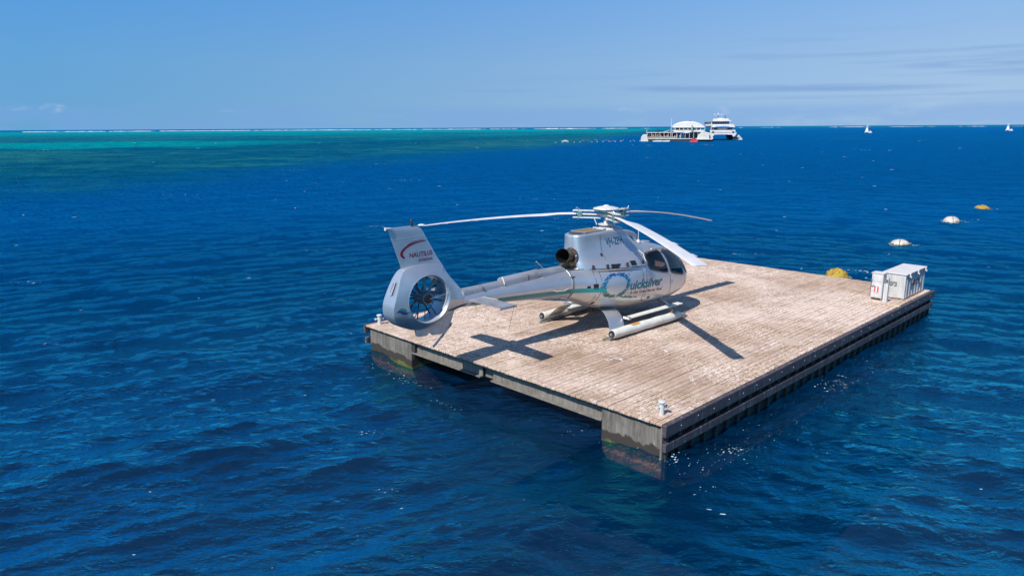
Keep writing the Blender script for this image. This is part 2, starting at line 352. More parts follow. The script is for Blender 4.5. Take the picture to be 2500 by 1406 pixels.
def waves(x, y, sp):
    z = np.zeros_like(x); dx = np.zeros_like(x); dy = np.zeros_like(x)
    gust = .72 + .62*vnoise(x/9+3, y/9, 5, 2)
    uu = np.clip((x+9)/20, 0, 1); uu = uu*uu*(3-2*uu)
    for l, k, d, a, p, sd_ in zip(wl, wk, wd, wa, wp, side_):
        att = np.clip((l/sp-2.2)/2.5, 0, 1); att = att*gust*((1.15-.85*uu) if sd_ else (.30+.85*uu))
        if not att.any(): continue
        cx, sy = math.cos(d), math.sin(d); ph = k*(x*cx+y*sy)+p; c = np.cos(ph); s = np.sin(ph)
        z += a*att*c; dx -= a*att*cx*s*.85; dy -= a*att*sy*s*.85
    return z, dx, dy
rad = [2.5]
while rad[-1] < 60000:
    r = rad[-1]; rad.append(r*(1+(.0062 if r < 55 else (.0062+.008*min(1, (r-55)/200) if r < 2500 else .06))))
rad = np.array(rad); ta = np.concatenate([np.linspace(-47, 47, 840), np.linspace(49, 311, 90)[:-1]]); ta = np.radians(ta)
RR, TT = np.meshgrid(rad, ta, indexing='ij'); X = RR*np.sin(TT); Y = 1.0+RR*np.cos(TT)
sp = np.gradient(rad)[:, None]*np.ones_like(TT); sp = np.maximum(sp, RR*np.abs(np.gradient(ta))[None, :])
Z, DX, DY = waves(X, Y, sp); nr_, nt_ = X.shape
co = np.stack([X+DX, Y+DY, Z], -1).reshape(-1, 3).astype(np.float32)
i = np.arange(nr_-1)[:, None]*nt_; j = np.arange(nt_)[None, :]; j2 = (j+1) % nt_
fc = np.stack([i+j, i+j2, i+nt_+j2, i+nt_+j], -1).reshape(-1, 4)
me = bpy.data.meshes.new('sea'); me.vertices.add(len(co)); me.vertices.foreach_set('co', co.ravel())
me.loops.add(fc.size); me.loops.foreach_set('vertex_index', fc.ravel().astype(np.int32))
me.polygons.add(len(fc)); me.polygons.foreach_set('loop_start', np.arange(0, fc.size, 4, dtype=np.int32)); me.polygons.foreach_set('loop_total', np.full(len(fc), 4, np.int32))
me.polygons.foreach_set('use_smooth', np.ones(len(fc), bool)); me.update(); me.validate()
# what lies under the water: deep channel, reef slope, bright lagoon, outer ocean; view-angle shading is painted in too
th = np.degrees(np.arctan2(X, Y)); rr = np.hypot(X, Y)
bx = [-180, -100, -60, -35, -31.4, -22.9, -14, -8, 1.7, 6, 8, 9.5, 12, 16, 24, 60, 100, 180]; by = [9e4, 2000, 128, 84, 83, 96, 127, 146, 205, 290, 390, 520, 1100, 1700, 2300, 3000, 9e4, 9e4]
rb = np.exp(np.interp(th, bx, np.log(by)))
s = np.log(rr/rb) + .20*(vnoise(X/26, Y/26, 2, 5, .6)-.5) + .30*(vnoise(X/6, Y/6, 9, 4, .65)-.5)
def sm(a, b, v): t = np.clip((v-a)/(b-a), 0, 1); return t*t*(3-2*t)
def lerp(a, b, t): return a*(1-t[..., None]) + np.array(b)*t[..., None]
col = np.zeros(X.shape+(3,)) + np.array([.0, .023, .075])
col = lerp(col, (.0, .088, .285), sm(9, 62, rr))  # near water dark, far water lighter: viewing-angle reflection painted into the colour
pat = vnoise(X/60+9, Y/60, 21, 5, .62); pat2 = vnoise(X/240, Y/150, 33, 5, .6); fine = vnoise(X/7, Y/7, 41, 3)
mid = lerp(np.zeros(X.shape+(3,))+np.array([.002, .105, .19]), (.015, .17, .19), sm(.42, .60, pat*.6+.4*vnoise(X/11, Y/11, 63, 4, .65)))
mid = lerp(mid, (.05, .12, .075), sm(.56, .68, fine)*sm(.5, .6, pat)*sm(1.0, .2, s)*.7)
mid = lerp(mid, (.0, .08, .16), sm(.5, .62, pat2)*sm(.4, 1.0, s)*.8)
col = lerp(col, mid, sm(-.22, .48, s)) if False else col*(1-sm(-.22, .48, s)[..., None]) + mid*sm(-.22, .48, s)[..., None]
turq = sm(420, 1300, rr + 700*(pat2-.5)) * sm(.3, .8, s) * sm(3300, 2300, rr) * (.62+.38*sm(.35, .6, vnoise(X/400, Y/90, 77, 4)))
turq = np.maximum(turq, sm(.60, .66, pat2)*sm(.9, 1.3, s)*sm(3300, 2300, rr))
col = col*(1-turq[..., None]) + np.array([.0, .31, .32])*turq[..., None]
gp = sm(.5, .62, vnoise(X/70, Y/14, 51, 4))*np.exp(-((rr-430)/60)**2)*sm(20, 27, th)*.55
col = col*(1-gp[..., None]) + np.array([.01, .16, .20])*gp[..., None]
ocean = sm(2500, 3200, rr)*(1-sm(12, 18, th)*.6); col = col*(1-ocean[..., None]) + np.array([.0, .085, .24])*ocean[..., None]
at = me.color_attributes.new('water_colour', 'FLOAT_COLOR', 'POINT'); at.data.foreach_set('color', np.concatenate([col, (sm(-.22, .48, s)*sm(3300, 2300, rr))[..., None]], -1).astype(np.float32).ravel())
t = NT('sea_water'); P = t.pos(); va = t.n('ShaderNodeVertexColor', layer_name='water_colour')
h = t.noise(t.map(P, rot=(0, 0, R(-14)), scale=(1, 1.7, 1)), 1.9, 5, .62); h2 = t.noise(t.map(P, rot=(0, 0, R(-16)), scale=(1, 1.5, 1)), .42, 4, .6)
cdn = t.n('ShaderNodeCameraData'); dist = cdn.outputs['View Distance']
h3 = t.noise(t.map(P, rot=(0, 0, R(8)), scale=(1, 1.6, 1)), .13, 4, .6)
hh = t.math('ADD', t.math('ADD', t.math('MULTIPLY', h, t.rng(dist, 14, 60, .10, .85)), t.math('MULTIPLY', h2, t.rng(dist, 20, 120, .10, 1.3))), t.math('MULTIPLY', h3, t.rng(dist, 60, 400, .0, 3.0)))
nr = t.bump(hh, 1.0, 1.0)
wcol = va.outputs[0]; shal = va.outputs[1]
wcol = t.mix(t.math('MULTIPLY', shal, t.rng(t.noise(P, .16, 6, .68, .5), .47, .60, 0, .6)), wcol, (.0, .045, .11))
wcol = t.mix(t.math('MULTIPLY', shal, t.rng(t.noise(t.map(P, loc=(40, 9, 0)), .10, 6, .7, .4), .54, .66, 0, .5)), wcol, (.03, .20, .19))
wcol = t.mix(t.math('MULTIPLY', t.rng(dist, 30, 90), t.rng(t.noise(t.map(P, scale=(.7, 1, 1)), .5, 6, .7), .40, .64, 0, .45)), wcol, t.mix(.5, wcol, (0, .02, .06)))
df = t.n('ShaderNodeBsdfDiffuse'); t.set(df.inputs[0], wcol); t.set(df.inputs['Normal'], nr)
gl = t.n('ShaderNodeBsdfGlossy'); t.set(gl.inputs['Roughness'], t.rng(dist, 60, 500, .06, .38)); gl.inputs[0].default_value = (.08, .82, 1, 1); t.set(gl.inputs['Normal'], nr)
fr = t.n('ShaderNodeFresnel'); fr.inputs[0].default_value = 1.33; t.set(fr.inputs['Normal'], nr)
fac = t.rng(fr.outputs[0], t.rng(dist, 12, 80, .022, .16), t.rng(dist, 12, 80, .22, .74), .0, 1.0)
fac = t.math('MULTIPLY', t.math('POWER', fac, 1.2), t.rng(dist, 15, 120, .86, .50))
clear = t.n('ShaderNodeBsdfTransparent'); clear.inputs[0].default_value = (1, .95, .92, 1)
m0 = t.n('ShaderNodeMixShader'); t.set(m0.inputs[0], t.rng(dist, 20, 60, .60, .05)); t.set(m0.inputs[1], df.outputs[0]); t.set(m0.inputs[2], clear.outputs[0])
mx = t.n('ShaderNodeMixShader'); t.set(mx.inputs[0], fac); t.set(mx.inputs[1], m0.outputs[0]); t.set(mx.inputs[2], gl.outputs[0])
M['sea'] = t.done(mx.outputs[0])
link('sea', me, 'sea', kind='structure')
# the water body under the surface: everything deeper than seven metres reads as its colour
b = MB(); nn = 64
v = [(0, 1, -7.)]; f = []
for r in (40, 400, 2600, 60000):
    for k in range(nn): a = 2*PI*k/nn; v.append((r*math.sin(a), 1+r*math.cos(a), -7.))
f += [(0, 1+k, 1+(k+1) % nn) for k in range(nn)]
for q in range(3): f += [(1+q*nn+k, 1+(q+1)*nn+k, 1+(q+1)*nn+(k+1) % nn, 1+q*nn+(k+1) % nn) for k in range(nn)]
b.add(v, f); plain('deep_water', (.0, .030, .088), .9, 0, .1, .05); b.build('deep_water', 'deep_water', kind='structure')
def sea_z(x, y): z, _, _ = waves(np.array([x], float), np.array([y], float), np.array([.1])); return float(z[0])

# ================================================================== PONTOON
TOP = .80; LEN = 15.88; WID = 9.95; B0 = Vector((2.80, 12.59, 0))
pont = empty('floating_helipad', B0, ANG, label='low timber decked floating pontoon carrying the parked silver helicopter', cat='pontoon')
npl = 70; pw = WID/npl; cache = {}
segs = [(0, 5.3, 10.6, LEN), (0, 3.7, 9.6, LEN), (0, 6.4, 12.1, LEN), (0, 4.6, 11.2, LEN)]
for k in range(npl):
    cuts = segs[k % 4]
    for a, b_ in zip(cuts[:-1], cuts[1:]):
        ln = round(b_-a-.006, 3); off = -.015*random.random() if a == 0 else 0
        if ln not in cache:
            m = MB(); m.box(0, ln, -pw/2+.0055, pw/2-.0055, -.045, 0); mesh = m.mesh('deck_plank')
            b = bmesh.new(); b.from_mesh(mesh); bmesh.ops.bevel(b, geom=[e for e in b.edges if all(v.co.z > -.01 for v in e.verts)], offset=.006, segments=1, affect='EDGES'); b.to_mesh(mesh); b.free()
            mesh.materials.append(M['deck']); cache[ln] = mesh
        o = bpy.data.objects.new('deck_plank', cache[ln]); C.objects.link(o); o.parent = pont
        o.location = (a+off, (k+.5)*pw, TOP+random.uniform(-.005, .005)); o.rotation_euler = (random.uniform(-.018, .018), 0, random.uniform(-.0006, .0006))
def hull(v0, v1):
    m = MB(); prof = [(.10, .74), (.10, .32), (.10, .0), (.14, -.25), (.28, -.5), (.6, -.75), (1.5, -.95), (LEN-1.5, -.95), (LEN-.5, -.5), (LEN-.24, 0), (LEN-.1, .3), (LEN-.1, .74)]
    for q in range(len(prof)-1): pass
    m.prism(prof, v0, v1, 'y'); o = m.build('float_hull', 'hull', pont, bevel=.02); return o
hull(.03, 1.52); hull(7.98, WID-.03)
MB().box(.06, LEN-.06, .05, WID-.05, .685, .744).build('deck_frame', 'pile_dark', pont)
m = MB()
for q in range(11): u = .35+q*1.5; m.box(u, u+.12, 1.53, 7.97, .42, .68)
m.build('joist', 'pile_dark', pont, kind='stuff')
# channel beams between the hulls on the near end
for a, b_ in ((1.53, 4.86), (5.24, 7.97)):
    MB().box(.20, .24, a, b_, .405, .70).build('channel_beam', 'beam', pont)
    MB().box(.10, .24, a, b_, .375, .402).build('beam_flange', 'beam', pont)
    MB().box(.12, .24, a, b_, .702, .725).build('beam_flange', 'beam', pont)
MB().box(.30, .36, 4.84, 5.26, .36, .70).build('recess_plate', 'hull', pont)
MB().box(.115, .3, 7.83, 7.975, .40, .68).build('corner_plate', 'pile_dark', pont)
# deck edge strip under the plank ends
MB().box(.045, .095, .05, WID-.05, .708, .742).build('edge_strip', 'beam', pont)
# fenders along both long sides
def fenders(sgn, y0, full=True):
    def bx(u0, u1, d0, d1, z0, z1): m = MB(); ys = sorted((y0+sgn*d0, y0+sgn*d1)); m.box(u0, u1, ys[0], ys[1], z0, z1); return m
    for a, b_ in ((-.02, 5.3), (5.305, 10.7), (10.705, LEN+.12)): bx(a, b_, .015, .105, .55, .79).build('fender_board', 'fender', pont, bevel=.008)
    for a, b_ in ((.0, 5.6), (5.605, 11.0), (11.005, LEN+.02)): bx(a, b_, .015, .10, .24, .41).build('fender_board', 'fender', pont, bevel=.008)
    if full:
        mesh = MB().box(-.04, .04, -.05, .012, -.35, .55).mesh('fender_post'); mesh.materials.append(M['pile_dark'])
        n = 35
        for q in range(n):
            o = bpy.data.objects.new('fender_post', mesh); C.objects.link(o); o.parent = pont; o.location = (.12+q*(LEN-.25)/(n-1), y0, random.uniform(-.02, 0)); o.scale.x = random.uniform(.8, 1.3)
MB().box(.08, LEN-.08, .004, .026, -.5, .60).build('dark_gap_sheet', 'black', pont)  # black sheet added to darken the gaps behind the fender boards
fenders(-1, 0.0); fenders(1, WID, False)
MB().box(-.0, .06, -.012, .028, -.1, .72).build('corner_post', 'beam', pont)
def bollard(u, v, mat, tall=.36):
    o = MB().lathe([(.052, 0), (.050, tall-.06), (.050, tall-.03), (.072, tall-.025), (.076, tall), (.065, tall+.012), (0.001, tall+.02)], (u, v, TOP+.012), 20).build('bollard', mat, pont, 40)
    MB().tube([(u-.10, v+.04, TOP+.17), (u+.10, v-.04, TOP+.17)], [.022, .022], 12).build('bollard_horn', mat, o, 40)
    m = MB(); m.lathe([(.032, -.008), (.032, .008)], (u-.105, v+.042, TOP+.17), 12, 'x'); m.lathe([(.032, -.008), (.032, .008)], (u+.105, v-.042, TOP+.17), 12, 'x'); m.build('horn_cap', mat, o)
    MB().box(u-.19, u+.19, v-.14, v+.14, TOP+.001, TOP+.014).build('base_plate', 'deck', o, bevel=.003)
bollard(.36, .26, 'white_paint', .27); bollard(.28, 9.68, 'white_paint', .27)
# the patched oval in the deck
t = NT('plywood_patch'); P = t.map(t.pos(), rot=(0, 0, -ANG)); g = t.noise(t.map(P, scale=(9, 1, 1)), 2.5, 5, .6)
M['patch'] = t.done(t.bsdf(t.mix(t.rng(t.noise(P, 7, 4, .7), .6, .64), t.mix(t.rng(g, .3, .7), (.36, .26, .19), (.50, .39, .30)), (.74, .71, .68)), .8))
poly = []
for q in range(28):
    a = 2*PI*q/28; poly.append((6.78+.25*math.cos(a)*(1-.25*math.sin(a))+.12*math.sin(a), .76+.44*math.sin(a)))
MB().prism(poly, TOP+.003, TOP+.016, 'z').build('patch_board', 'patch', pont)
# foam-free planking bolt heads along the fender
m = MB()
for q in range(26): u = .5+q*.6; m.lathe([(.012, 0), (.012, .008)], (u, -.109, .66+.03*(q % 2)), 8, 'y')
m.build('bolt_heads', 'sign_white', pont, kind='stuff')

# ------------------------------------------------------------------ things standing on the pontoon
def on_deck(u, v, z=TOP): p = Matrix.Rotation(ANG, 4, 'Z') @ Vector((u, v, 0)) + B0; p.z = z; return p
bxo = empty('storage_chest', on_deck(14.65, .5), ANG, label='large weathered white metal storage chest on the far right corner of the deck', cat='storage chest')
Lb, Wb, Hb = 1.90, .68, .80
MB().box(-Lb/2, Lb/2, -Wb/2, Wb/2, .03, Hb).build('chest_body', 'panel', bxo, bevel=.006)
m = MB()
for q in range(7): x = -.82+q*.27; m.box(x, x+.10, -Wb/2-.014, -Wb/2-.001, .05, Hb-.03)
for q in range(2): y = -.26+q*.36; m.box(-Lb/2-.014, -Lb/2-.001, y, y+.13, .05, Hb-.03)
m.build('panel_rib', 'panel', bxo, bevel=.003)
MB().box(-Lb/2-.03, Lb/2+.03, -Wb/2-.04, Wb/2+.03, Hb+.002, Hb+.04).build('lid', 'lid', bxo, bevel=.008)
for x in (-.72, .05, .80):
    h_ = MB().box(x-.03, x+.03, -Wb/2-.075, -Wb/2-.042, Hb-.08, Hb+.05).build('hinge', 'lid', bxo, bevel=.003)
    MB().box(x-.012, x+.012, -Wb/2-.10, -Wb/2-.076, Hb-.10, Hb-.05).build('hinge_pin', 'lid', h_)
MB().box(-Lb/2-.02, -Lb/2-.016, -.10, .12, .42, .56).build('name_plate', 'placard', bxo)
def text_obj(txt, size, mat, parent, name='lettering', fn=None, shear=0., sx=1., bold=0., subdiv=0., **k):
    cu = bpy.data.curves.new('lettering', 'FONT'); cu.body = txt; cu.size = size; cu.offset = bold; cu.shear = shear; cu.resolution_u = 2
    to = bpy.data.objects.new('tmp', cu); C.objects.link(to); dg = bpy.context.evaluated_depsgraph_get(); dg.update()
    me = bpy.data.meshes.new_from_object(to.evaluated_get(dg)); bpy.data.objects.remove(to)
    b = bmesh.new(); b.from_mesh(me); bmesh.ops.triangulate(b, faces=b.faces)
    if subdiv:
        for _ in range(3):
            es = [e for e in b.edges if e.calc_length() > subdiv]
            if not es: break
            bmesh.ops.subdivide_edges(b, edges=es, cuts=1)
    w = max(v.co.x for v in b.verts)
    for v in b.verts: v.co = Vector(fn(v.co.x*sx, v.co.y, w*sx))
    b.to_mesh(me); b.free(); return link(name, me, mat, parent)
text_obj('4097 28', .27, 'ink', bxo, fn=lambda x, y, w: (-.36+x*.78+y*.25, -Wb/2-.017, .36+y+x*.02), bold=.006)
cb = empty('extinguisher_cabinet', on_deck(13.24, .80), ANG, label='narrow upright white cabinet with red fire sign beside the storage chest', cat='cabinet')
MB().box(-.15, .15, -.17, .17, .07, .86).build('cabinet_body', 'panel', cb, bevel=.006)
MB().box(-.17, .17, -.19, .19, .862, .885).build('cabinet_top', 'lid', cb, bevel=.004)
MB().box(-.162, -.152, -.155, .155, .10, .60).build('lower_door', 'white_paint', cb, bevel=.002)
MB().box(-.162, -.152, -.155, .155, .607, .845).build('upper_door', 'white_paint', cb, bevel=.002)
for y in (-.15, .15): MB().box(-.12, .12, y-.012, y+.012, 0, .07).build('foot', 'steel', cb)
sg = MB().box(-.168, -.1635, -.065, .065, .24, .44).build('fire_sign', 'sign_red', cb)
MB().box(-.171, -.1685, -.02, .02, .29, .43).build('sign_symbol', 'sign_white', sg); MB().box(-.171, -.1685, -.05, .05, .25, .27).build('sign_text_strip', 'sign_white', sg)
MB().tube([(-.17, .18, .47), (-.2, .12, .455), (-.18, .05, .465)], .008, 8).build('latch', 'dark_metal', cb, 40)
MB().tube([(-.15, .10, .86), (-.18, .172, .5), (-.165, .172, .1)], .007, 6).build('cable', 'seam', cb, 40)
ps = empty('steel_upright', on_deck(12.93, .46), ANG, label='short galvanised steel post with a bent hook in front of the white cabinet', cat='post')
MB().box(-.055, .055, -.06, -.05, 0, .80).build('post_web', 'box_grey', ps); MB().box(-.055, -.045, -.0495, .06, 0, .62).build('post_flange', 'panel', ps)
MB().tube([(-.03, 0, .66), (.0, -.03, .56), (.05, -.08, .50), (.10, -.14, .52), (.13, -.19, .62)], .013, 8).build('hook', 'white_paint', ps, 40)
MB().box(-.14, .14, -.16, .14, .001, .016).build('foot_plate', 'panel', ps, bevel=.003)
tag(MB().box(-.5, .5, -.045, .045, 0, .05).build('timber_batten', 'deck', None, bevel=.005), 'loose pale timber batten lying on the deck in front of the steel post', 'batten')
bt = bpy.data.objects['timber_batten']; bt.location = on_deck(12.72, .42, TOP+.004); bt.rotation_euler = (0, 0, ANG+R(78))

# ================================================================== HELICOPTER
HO = Vector((2.593, 19.695, TOP)); HY = .739
heli = empty('helicopter', HO, HY, label='silver helicopter with enclosed tail fan parked on the timber pontoon', cat='helicopter')
def sup(t, n): s_ = abs(math.sin(t))**(2/n); c_ = math.copysign(abs(math.cos(t))**(2/n), math.cos(t)); return s_, c_
def fus_rows(ctrl, nx, npf, inset=0.):
    rows = []
    for x, zb, zt, w, zw, n in spline(ctrl, nx):
        zb += inset; zt -= inset; w = max(w-inset, .004); row = []
        for q in range(npf):
            s_, c_ = sup(PI*q/(npf-1), max(n, 1.8)); row.append((x, w*s_, zw+(zt-zw)*c_ if c_ > 0 else zw+(zw-zb)*c_))
        rows.append(row)
    return rows
FUS = [(3.46, .98, 1.02, .01, 1.0, 2), (3.42, .84, 1.17, .22, 1.0, 2), (3.28, .70, 1.38, .46, 1.0, 2.1), (3.0, .59, 1.62, .67, 1.0, 2.2), (2.6, .52, 1.87, .85, 1.02, 2.4),
       (2.1, .47, 2.06, .95, 1.05, 2.6), (1.5, .45, 2.19, .99, 1.1, 2.8), (.9, .45, 2.22, 1.0, 1.15, 2.8), (.3, .47, 2.16, .99, 1.2, 2.6), (-.3, .53, 2.0, .93, 1.25, 2.4),
       (-.9, .67, 1.92, .78, 1.32, 2.2), (-1.4, .88, 1.88, .55, 1.40, 2.1), (-1.72, 1.0, 1.86, .43, 1.44, 2), (-1.76, 1.01, 1.85, .42, 1.44, 2)]
W1 = [(.80, 2.02), (.72, 1.92), (.72, 1.70), (.80, 1.585), (1.62, 1.385), (1.56, 1.62), (1.44, 2.0), (1.38, 2.03)]
W2 = [(1.58, 1.98), (1.66, 1.75), (1.76, 1.37), (2.50, 1.20), (2.52, 1.28), (2.42, 1.52), (2.22, 1.76), (1.98, 1.93), (1.8, 1.99)]
WS = [(-.62, 1.12), (-.08, 1.05), (.08, 1.05), (.62, 1.12), (.80, 1.35), (.78, 1.62), (.60, 1.98), (-.60, 1.98), (-.78, 1.62), (-.80, 1.35)]
def inpoly(p, poly, shrink=0.):
    cx = sum(a for a, _ in poly)/len(poly); cz = sum(b for _, b in poly)/len(poly); ins = False; n = len(poly)
    x, z = p
    for i_ in range(n):
        x1, z1 = poly[i_]; x2, z2 = poly[(i_+1) % n]
        x1 += (cx-x1)*shrink; z1 += (cz-z1)*shrink; x2 += (cx-x2)*shrink; z2 += (cz-z2)*shrink
        if (z1 > z) != (z2 > z) and x < (x2-x1)*(z-z1)/(z2-z1)+x1: ins = not ins
    return ins
def cut_windows(mb, sh=.02):
    me = mb.mesh('fuselage'); b = bmesh.new(); b.from_mesh(me); kill = []
    for f_ in b.faces:
        c_ = f_.calc_center_median()
        if (abs(c_.y) > .45 and (inpoly((c_.x, c_.z), W1, sh) or inpoly((c_.x, c_.z), W2, sh))) or (c_.x > 2.0 and f_.normal.x > .3 and abs(c_.y) < .68 and inpoly((c_.y, c_.z), WS, sh)): kill.append(f_)
    bmesh.ops.delete(b, geom=kill, context='FACES'); b.to_mesh(me); b.free(); return me
full = half_loft(fus_rows(FUS, 230, 64), 'fuselage')
BOD = BVHTree.FromPolygons(full.v, full.f)
link('fuselage', cut_windows(full), 'silver', heli, 50)
inner = [c for c in FUS if .2 < c[0] < 3.4]
link('cabin_liner', cut_windows(half_loft(fus_rows(inner, 110, 48, .035), 'liner'), .0), 'cabin_dark', heli)
# engine and gearbox cowling
COW = [(-1.45, 2.63, .04, .05, .07), (-1.43, 2.67, .16, .19, .26), (-1.36, 2.69, .26, .29, .38), (-1.18, 2.70, .33, .36, .50), (-.85, 2.71, .36, .41, .66), (-.45, 2.71, .375, .46, .80),
       (0, 2.70, .37, .53, .91), (.5, 2.66, .34, .60, .94), (.9, 2.56, .28, .58, .86), (1.2, 2.40, .19, .40, .66), (1.45, 2.24, .08, .2, .4)]
rows = []
for x, zt, wt, wm, wl_ in spline(COW, 120):
    zl = 1.72; zs = 2.0+(zt-2.6)*.3; wt = max(wt, .01)
    ctl = [(x, 0, zt), (x, wt*.5, zt), (x, wt*.86, zt-.004), (x, wt*.985, zt-.035), (x, wt*1.0, zt-.10), (x, wt*.9+wm*.1, zt-.28*(zt-zs)-.06), (x, wm, zs+.28*(zt-zs)), (x, wm*.62+wl_*.38, zs), (x, wm*.18+wl_*.82, zs-.13), (x, wl_, zl), (x, wl_*.6, zl-.05), (x, 0, zl-.06)]
    rows.append(spline(ctl, 56))
cow = half_loft(rows, 'cowl'); COWB = BVHTree.FromPolygons(cow.v, cow.f); cow.build('engine_cowling', 'silver', heli, 50)
# tail boom and the drive-shaft cover on its back
BOOM = [(-1.70, 1.44, .412), (-2.0, 1.447, .378), (-2.6, 1.468, .325), (-3.3, 1.49, .275), (-4.1, 1.515, .225), (-4.8, 1.53, .185), (-5.5, 1.54, .15)]
m = MB(); bs = spline(BOOM, 60); m.tube([(a, 0, b_) for a, b_, c_ in bs], [c_ for a, b_, c_ in bs], 40); BOOMB = BVHTree.FromPolygons([Vector(v) for v in m.v], m.f); m.build('tail_boom', 'silver', heli, 50)
def cover(x0, x1, z0, z1, w, name, mat='boom_cover_paint'):
    rows = []
    for t_ in np.linspace(0, 1, 24):
        x = x0+(x1-x0)*t_; zt = z0+(z1-z0)*t_; ww = w[0]+(w[1]-w[0])*t_; zb = 1.50
        rows.append(spline([(x, 0, zt), (x, ww*.45, zt-.008), (x, ww*.85, zt-.045), (x, ww, zt-.12), (x, ww*1.04, zb), (x, 0, zb-.02)], 20))
    return half_loft(rows, name).build(name, mat, heli, 50)
cover(-1.78, -2.62, 1.89, 1.905, (.19, .175), 'shaft_cover'); cover(-2.63, -3.86, 1.925, 1.885, (.165, .15), 'shaft_cover', 'sooty_cover'); cover(-3.89, -5.12, 1.815, 1.80, (.14, .125), 'shaft_cover')
for x in (-3.1, -4.55): MB().box(x-.004, x+.004, -.17, .17, 1.70, 1.80+(.06 if x > -4 else -.02)).build('panel_joint', 'seam', heli)
MB().tube([(-3.87, -.04, 1.90), (-3.90, -.12, 1.86), (-3.89, -.158, 1.74)], .018, 10).build('vent_pipe', 'white_paint', heli, 40)
MB().box(-1.30, -1.76, -.40, .40, 1.62, 1.66).build('deck_joint', 'seam', heli)
# the shroud round the tail fan
DC = (-6.19, 1.775); DR = .525
OUT = [(-5.00, 1.60), (-5.10, 1.74), (-5.27, 1.96), (-5.45, 2.16), (-5.58, 2.33), (-5.72, 2.47), (-6.12, 2.53), (-6.50, 2.52), (-6.71, 2.46), (-6.83, 2.33), (-6.93, 2.12), (-7.04, 1.86), (-7.09, 1.68), (-7.08, 1.48), (-6.95, 1.30), (-6.78, 1.20), (-6.50, 1.09), (-6.22, 1.05), (-5.92, 1.09), (-5.62, 1.20), (-5.38, 1.33), (-5.15, 1.44), (-5.00, 1.49)]
THK = [.12, .07, .03, .02, .03, .07, .10, .10, .11, .14, .19, .22, .22, .21, .15, .06, .03, .03, .03, .03, .05, .09, .12]
oc = spline(np.array([(a, b_, c_) for (a, b_), c_ in zip(OUT+OUT[:1], THK+THK[:1])]), 121)[:-1]
no = len(oc); nrg = 13; v = []
for a, z_, th_ in oc:
    ang = math.atan2(z_-DC[1], a-DC[0]); ix, iz = DC[0]+DR*math.cos(ang), DC[1]+DR*math.sin(ang)
    for side in (-1, 1):
        for q in range(nrg):
            t_ = q/(nrg-1); y = (.235+.02*math.sin(min(1, t_*4)*PI/2)) if t_ < .01 else .255
            e_ = t_**1.7; yy = .238*(1-t_)**.0 if q == 0 else .255*(1-e_)+th_*e_
            if q == 0: yy = .238
            if q == 1: yy = .262
            tt = t_*t_*.35+t_*.65
            v.append((ix+(a-ix)*tt, side*yy, iz+(z_-iz)*tt))
f = []; st_ = 2*nrg
for k in range(no):
    k2 = (k+1) % no
    for sd in (0, 1):
        for q in range(nrg-1):
            a = k*st_+sd*nrg+q; b_ = k2*st_+sd*nrg+q; f.append((a, b_, b_+1, a+1))
    f.append((k*st_+nrg-1, k2*st_+nrg-1, k2*st_+2*nrg-1, k*st_+2*nrg-1))      # outer rim
m = MB().add(v, f); SHR = BVHTree.FromPolygons([Vector(x) for x in v], f); m.build('fan_shroud', 'silver', heli, 38)
m = MB(); nd = 72; v = []; f = []
for k in range(nd):
    a = 2*PI*k/nd
    for r_, y in ((DR+.002, -.239), (DR-.012, -.225), (DR-.02, -.1), (DR-.02, .1), (DR-.005, .239)): v.append((DC[0]+r_*math.cos(a), y, DC[1]+r_*math.sin(a)))
for k in range(nd):
    for q in range(4): a = k*5+q; b_ = ((k+1) % nd)*5+q; f.append((a, b_, b_+1, a+1))
plain('duct_lining', (.40, .44, .50), .35, .4, .12, 4); m.add(v, f).build('duct_ring', 'duct_lining', heli, 50)
fh = MB().lathe([(.10, -.20), (.135, -.19), (.15, -.15), (.15, -.02), (.15, .16), (.11, .2)], (DC[0], 0, DC[1]), 28, 'y').build('fan_hub', 'duct_metal', heli, 40)
MB().lathe([(.085, -.235), (.10, -.23), (.10, -.2)], (DC[0], 0, DC[1]), 24, 'y').build('hub_cap', 'black', fh, 40)
m = MB()
for k in range(12): a = 2*PI*k/12; m.lathe([(.011, -.21), (.011, -.19)], (DC[0]+.122*math.cos(a), 0, DC[1]+.122*math.sin(a)), 8, 'y')
m.build('hub_bolt', 'steel', fh, kind='stuff')
for k, a in enumerate((8, 45, 82, 121, 152, 187, 226, 260, 297, 336)):
    a = R(a+8); ca, sa = math.cos(a), math.sin(a); m = MB(); v = []
    for r_, hw, tw in ((.14, .018, .75), (.22, .030, .85), (.36, .033, .75), (.49, .033, .65)):
        for s1, s2 in ((-1, -1), (1, -1), (1, 1), (-1, 1)):
            off = s1*hw*math.cos(tw); y = -.08+s1*hw*math.sin(tw)+s2*.006; v.append((DC[0]+r_*ca-off*sa, y, DC[1]+r_*sa+off*ca))
    m.add(v, [(q*4+i_, q*4+(i_+1) % 4, q*4+4+(i_+1) % 4, q*4+4+i_) for q in range(3) for i_ in range(4)]+[(0, 1, 2, 3), (12, 13, 14, 15)])
    m.build('fan_blade', 'duct_metal', heli)
for k in range(9):
    a = R(k*40+22); MB().tube([(DC[0]+.13*math.cos(a), .13, DC[1]+.13*math.sin(a)), (DC[0]+.51*math.cos(a), .13, DC[1]+.51*math.sin(a))], .010, 8, sc=(1, 1.8)).build('stator_vane', 'dark_metal', heli)
MB().tube([(DC[0]+.05, .06, DC[1]), (DC[0]+.51, .06, DC[1]+.05)], .05, 14).build('fan_drive_shaft', 'duct_metal', heli, 40)
MB().tube([(DC[0]+.02, -.245, DC[1]+.0), (DC[0]+.53, -.243, DC[1]+.055)], .009, 8).build('pitch_rod', 'steel', heli, 40)
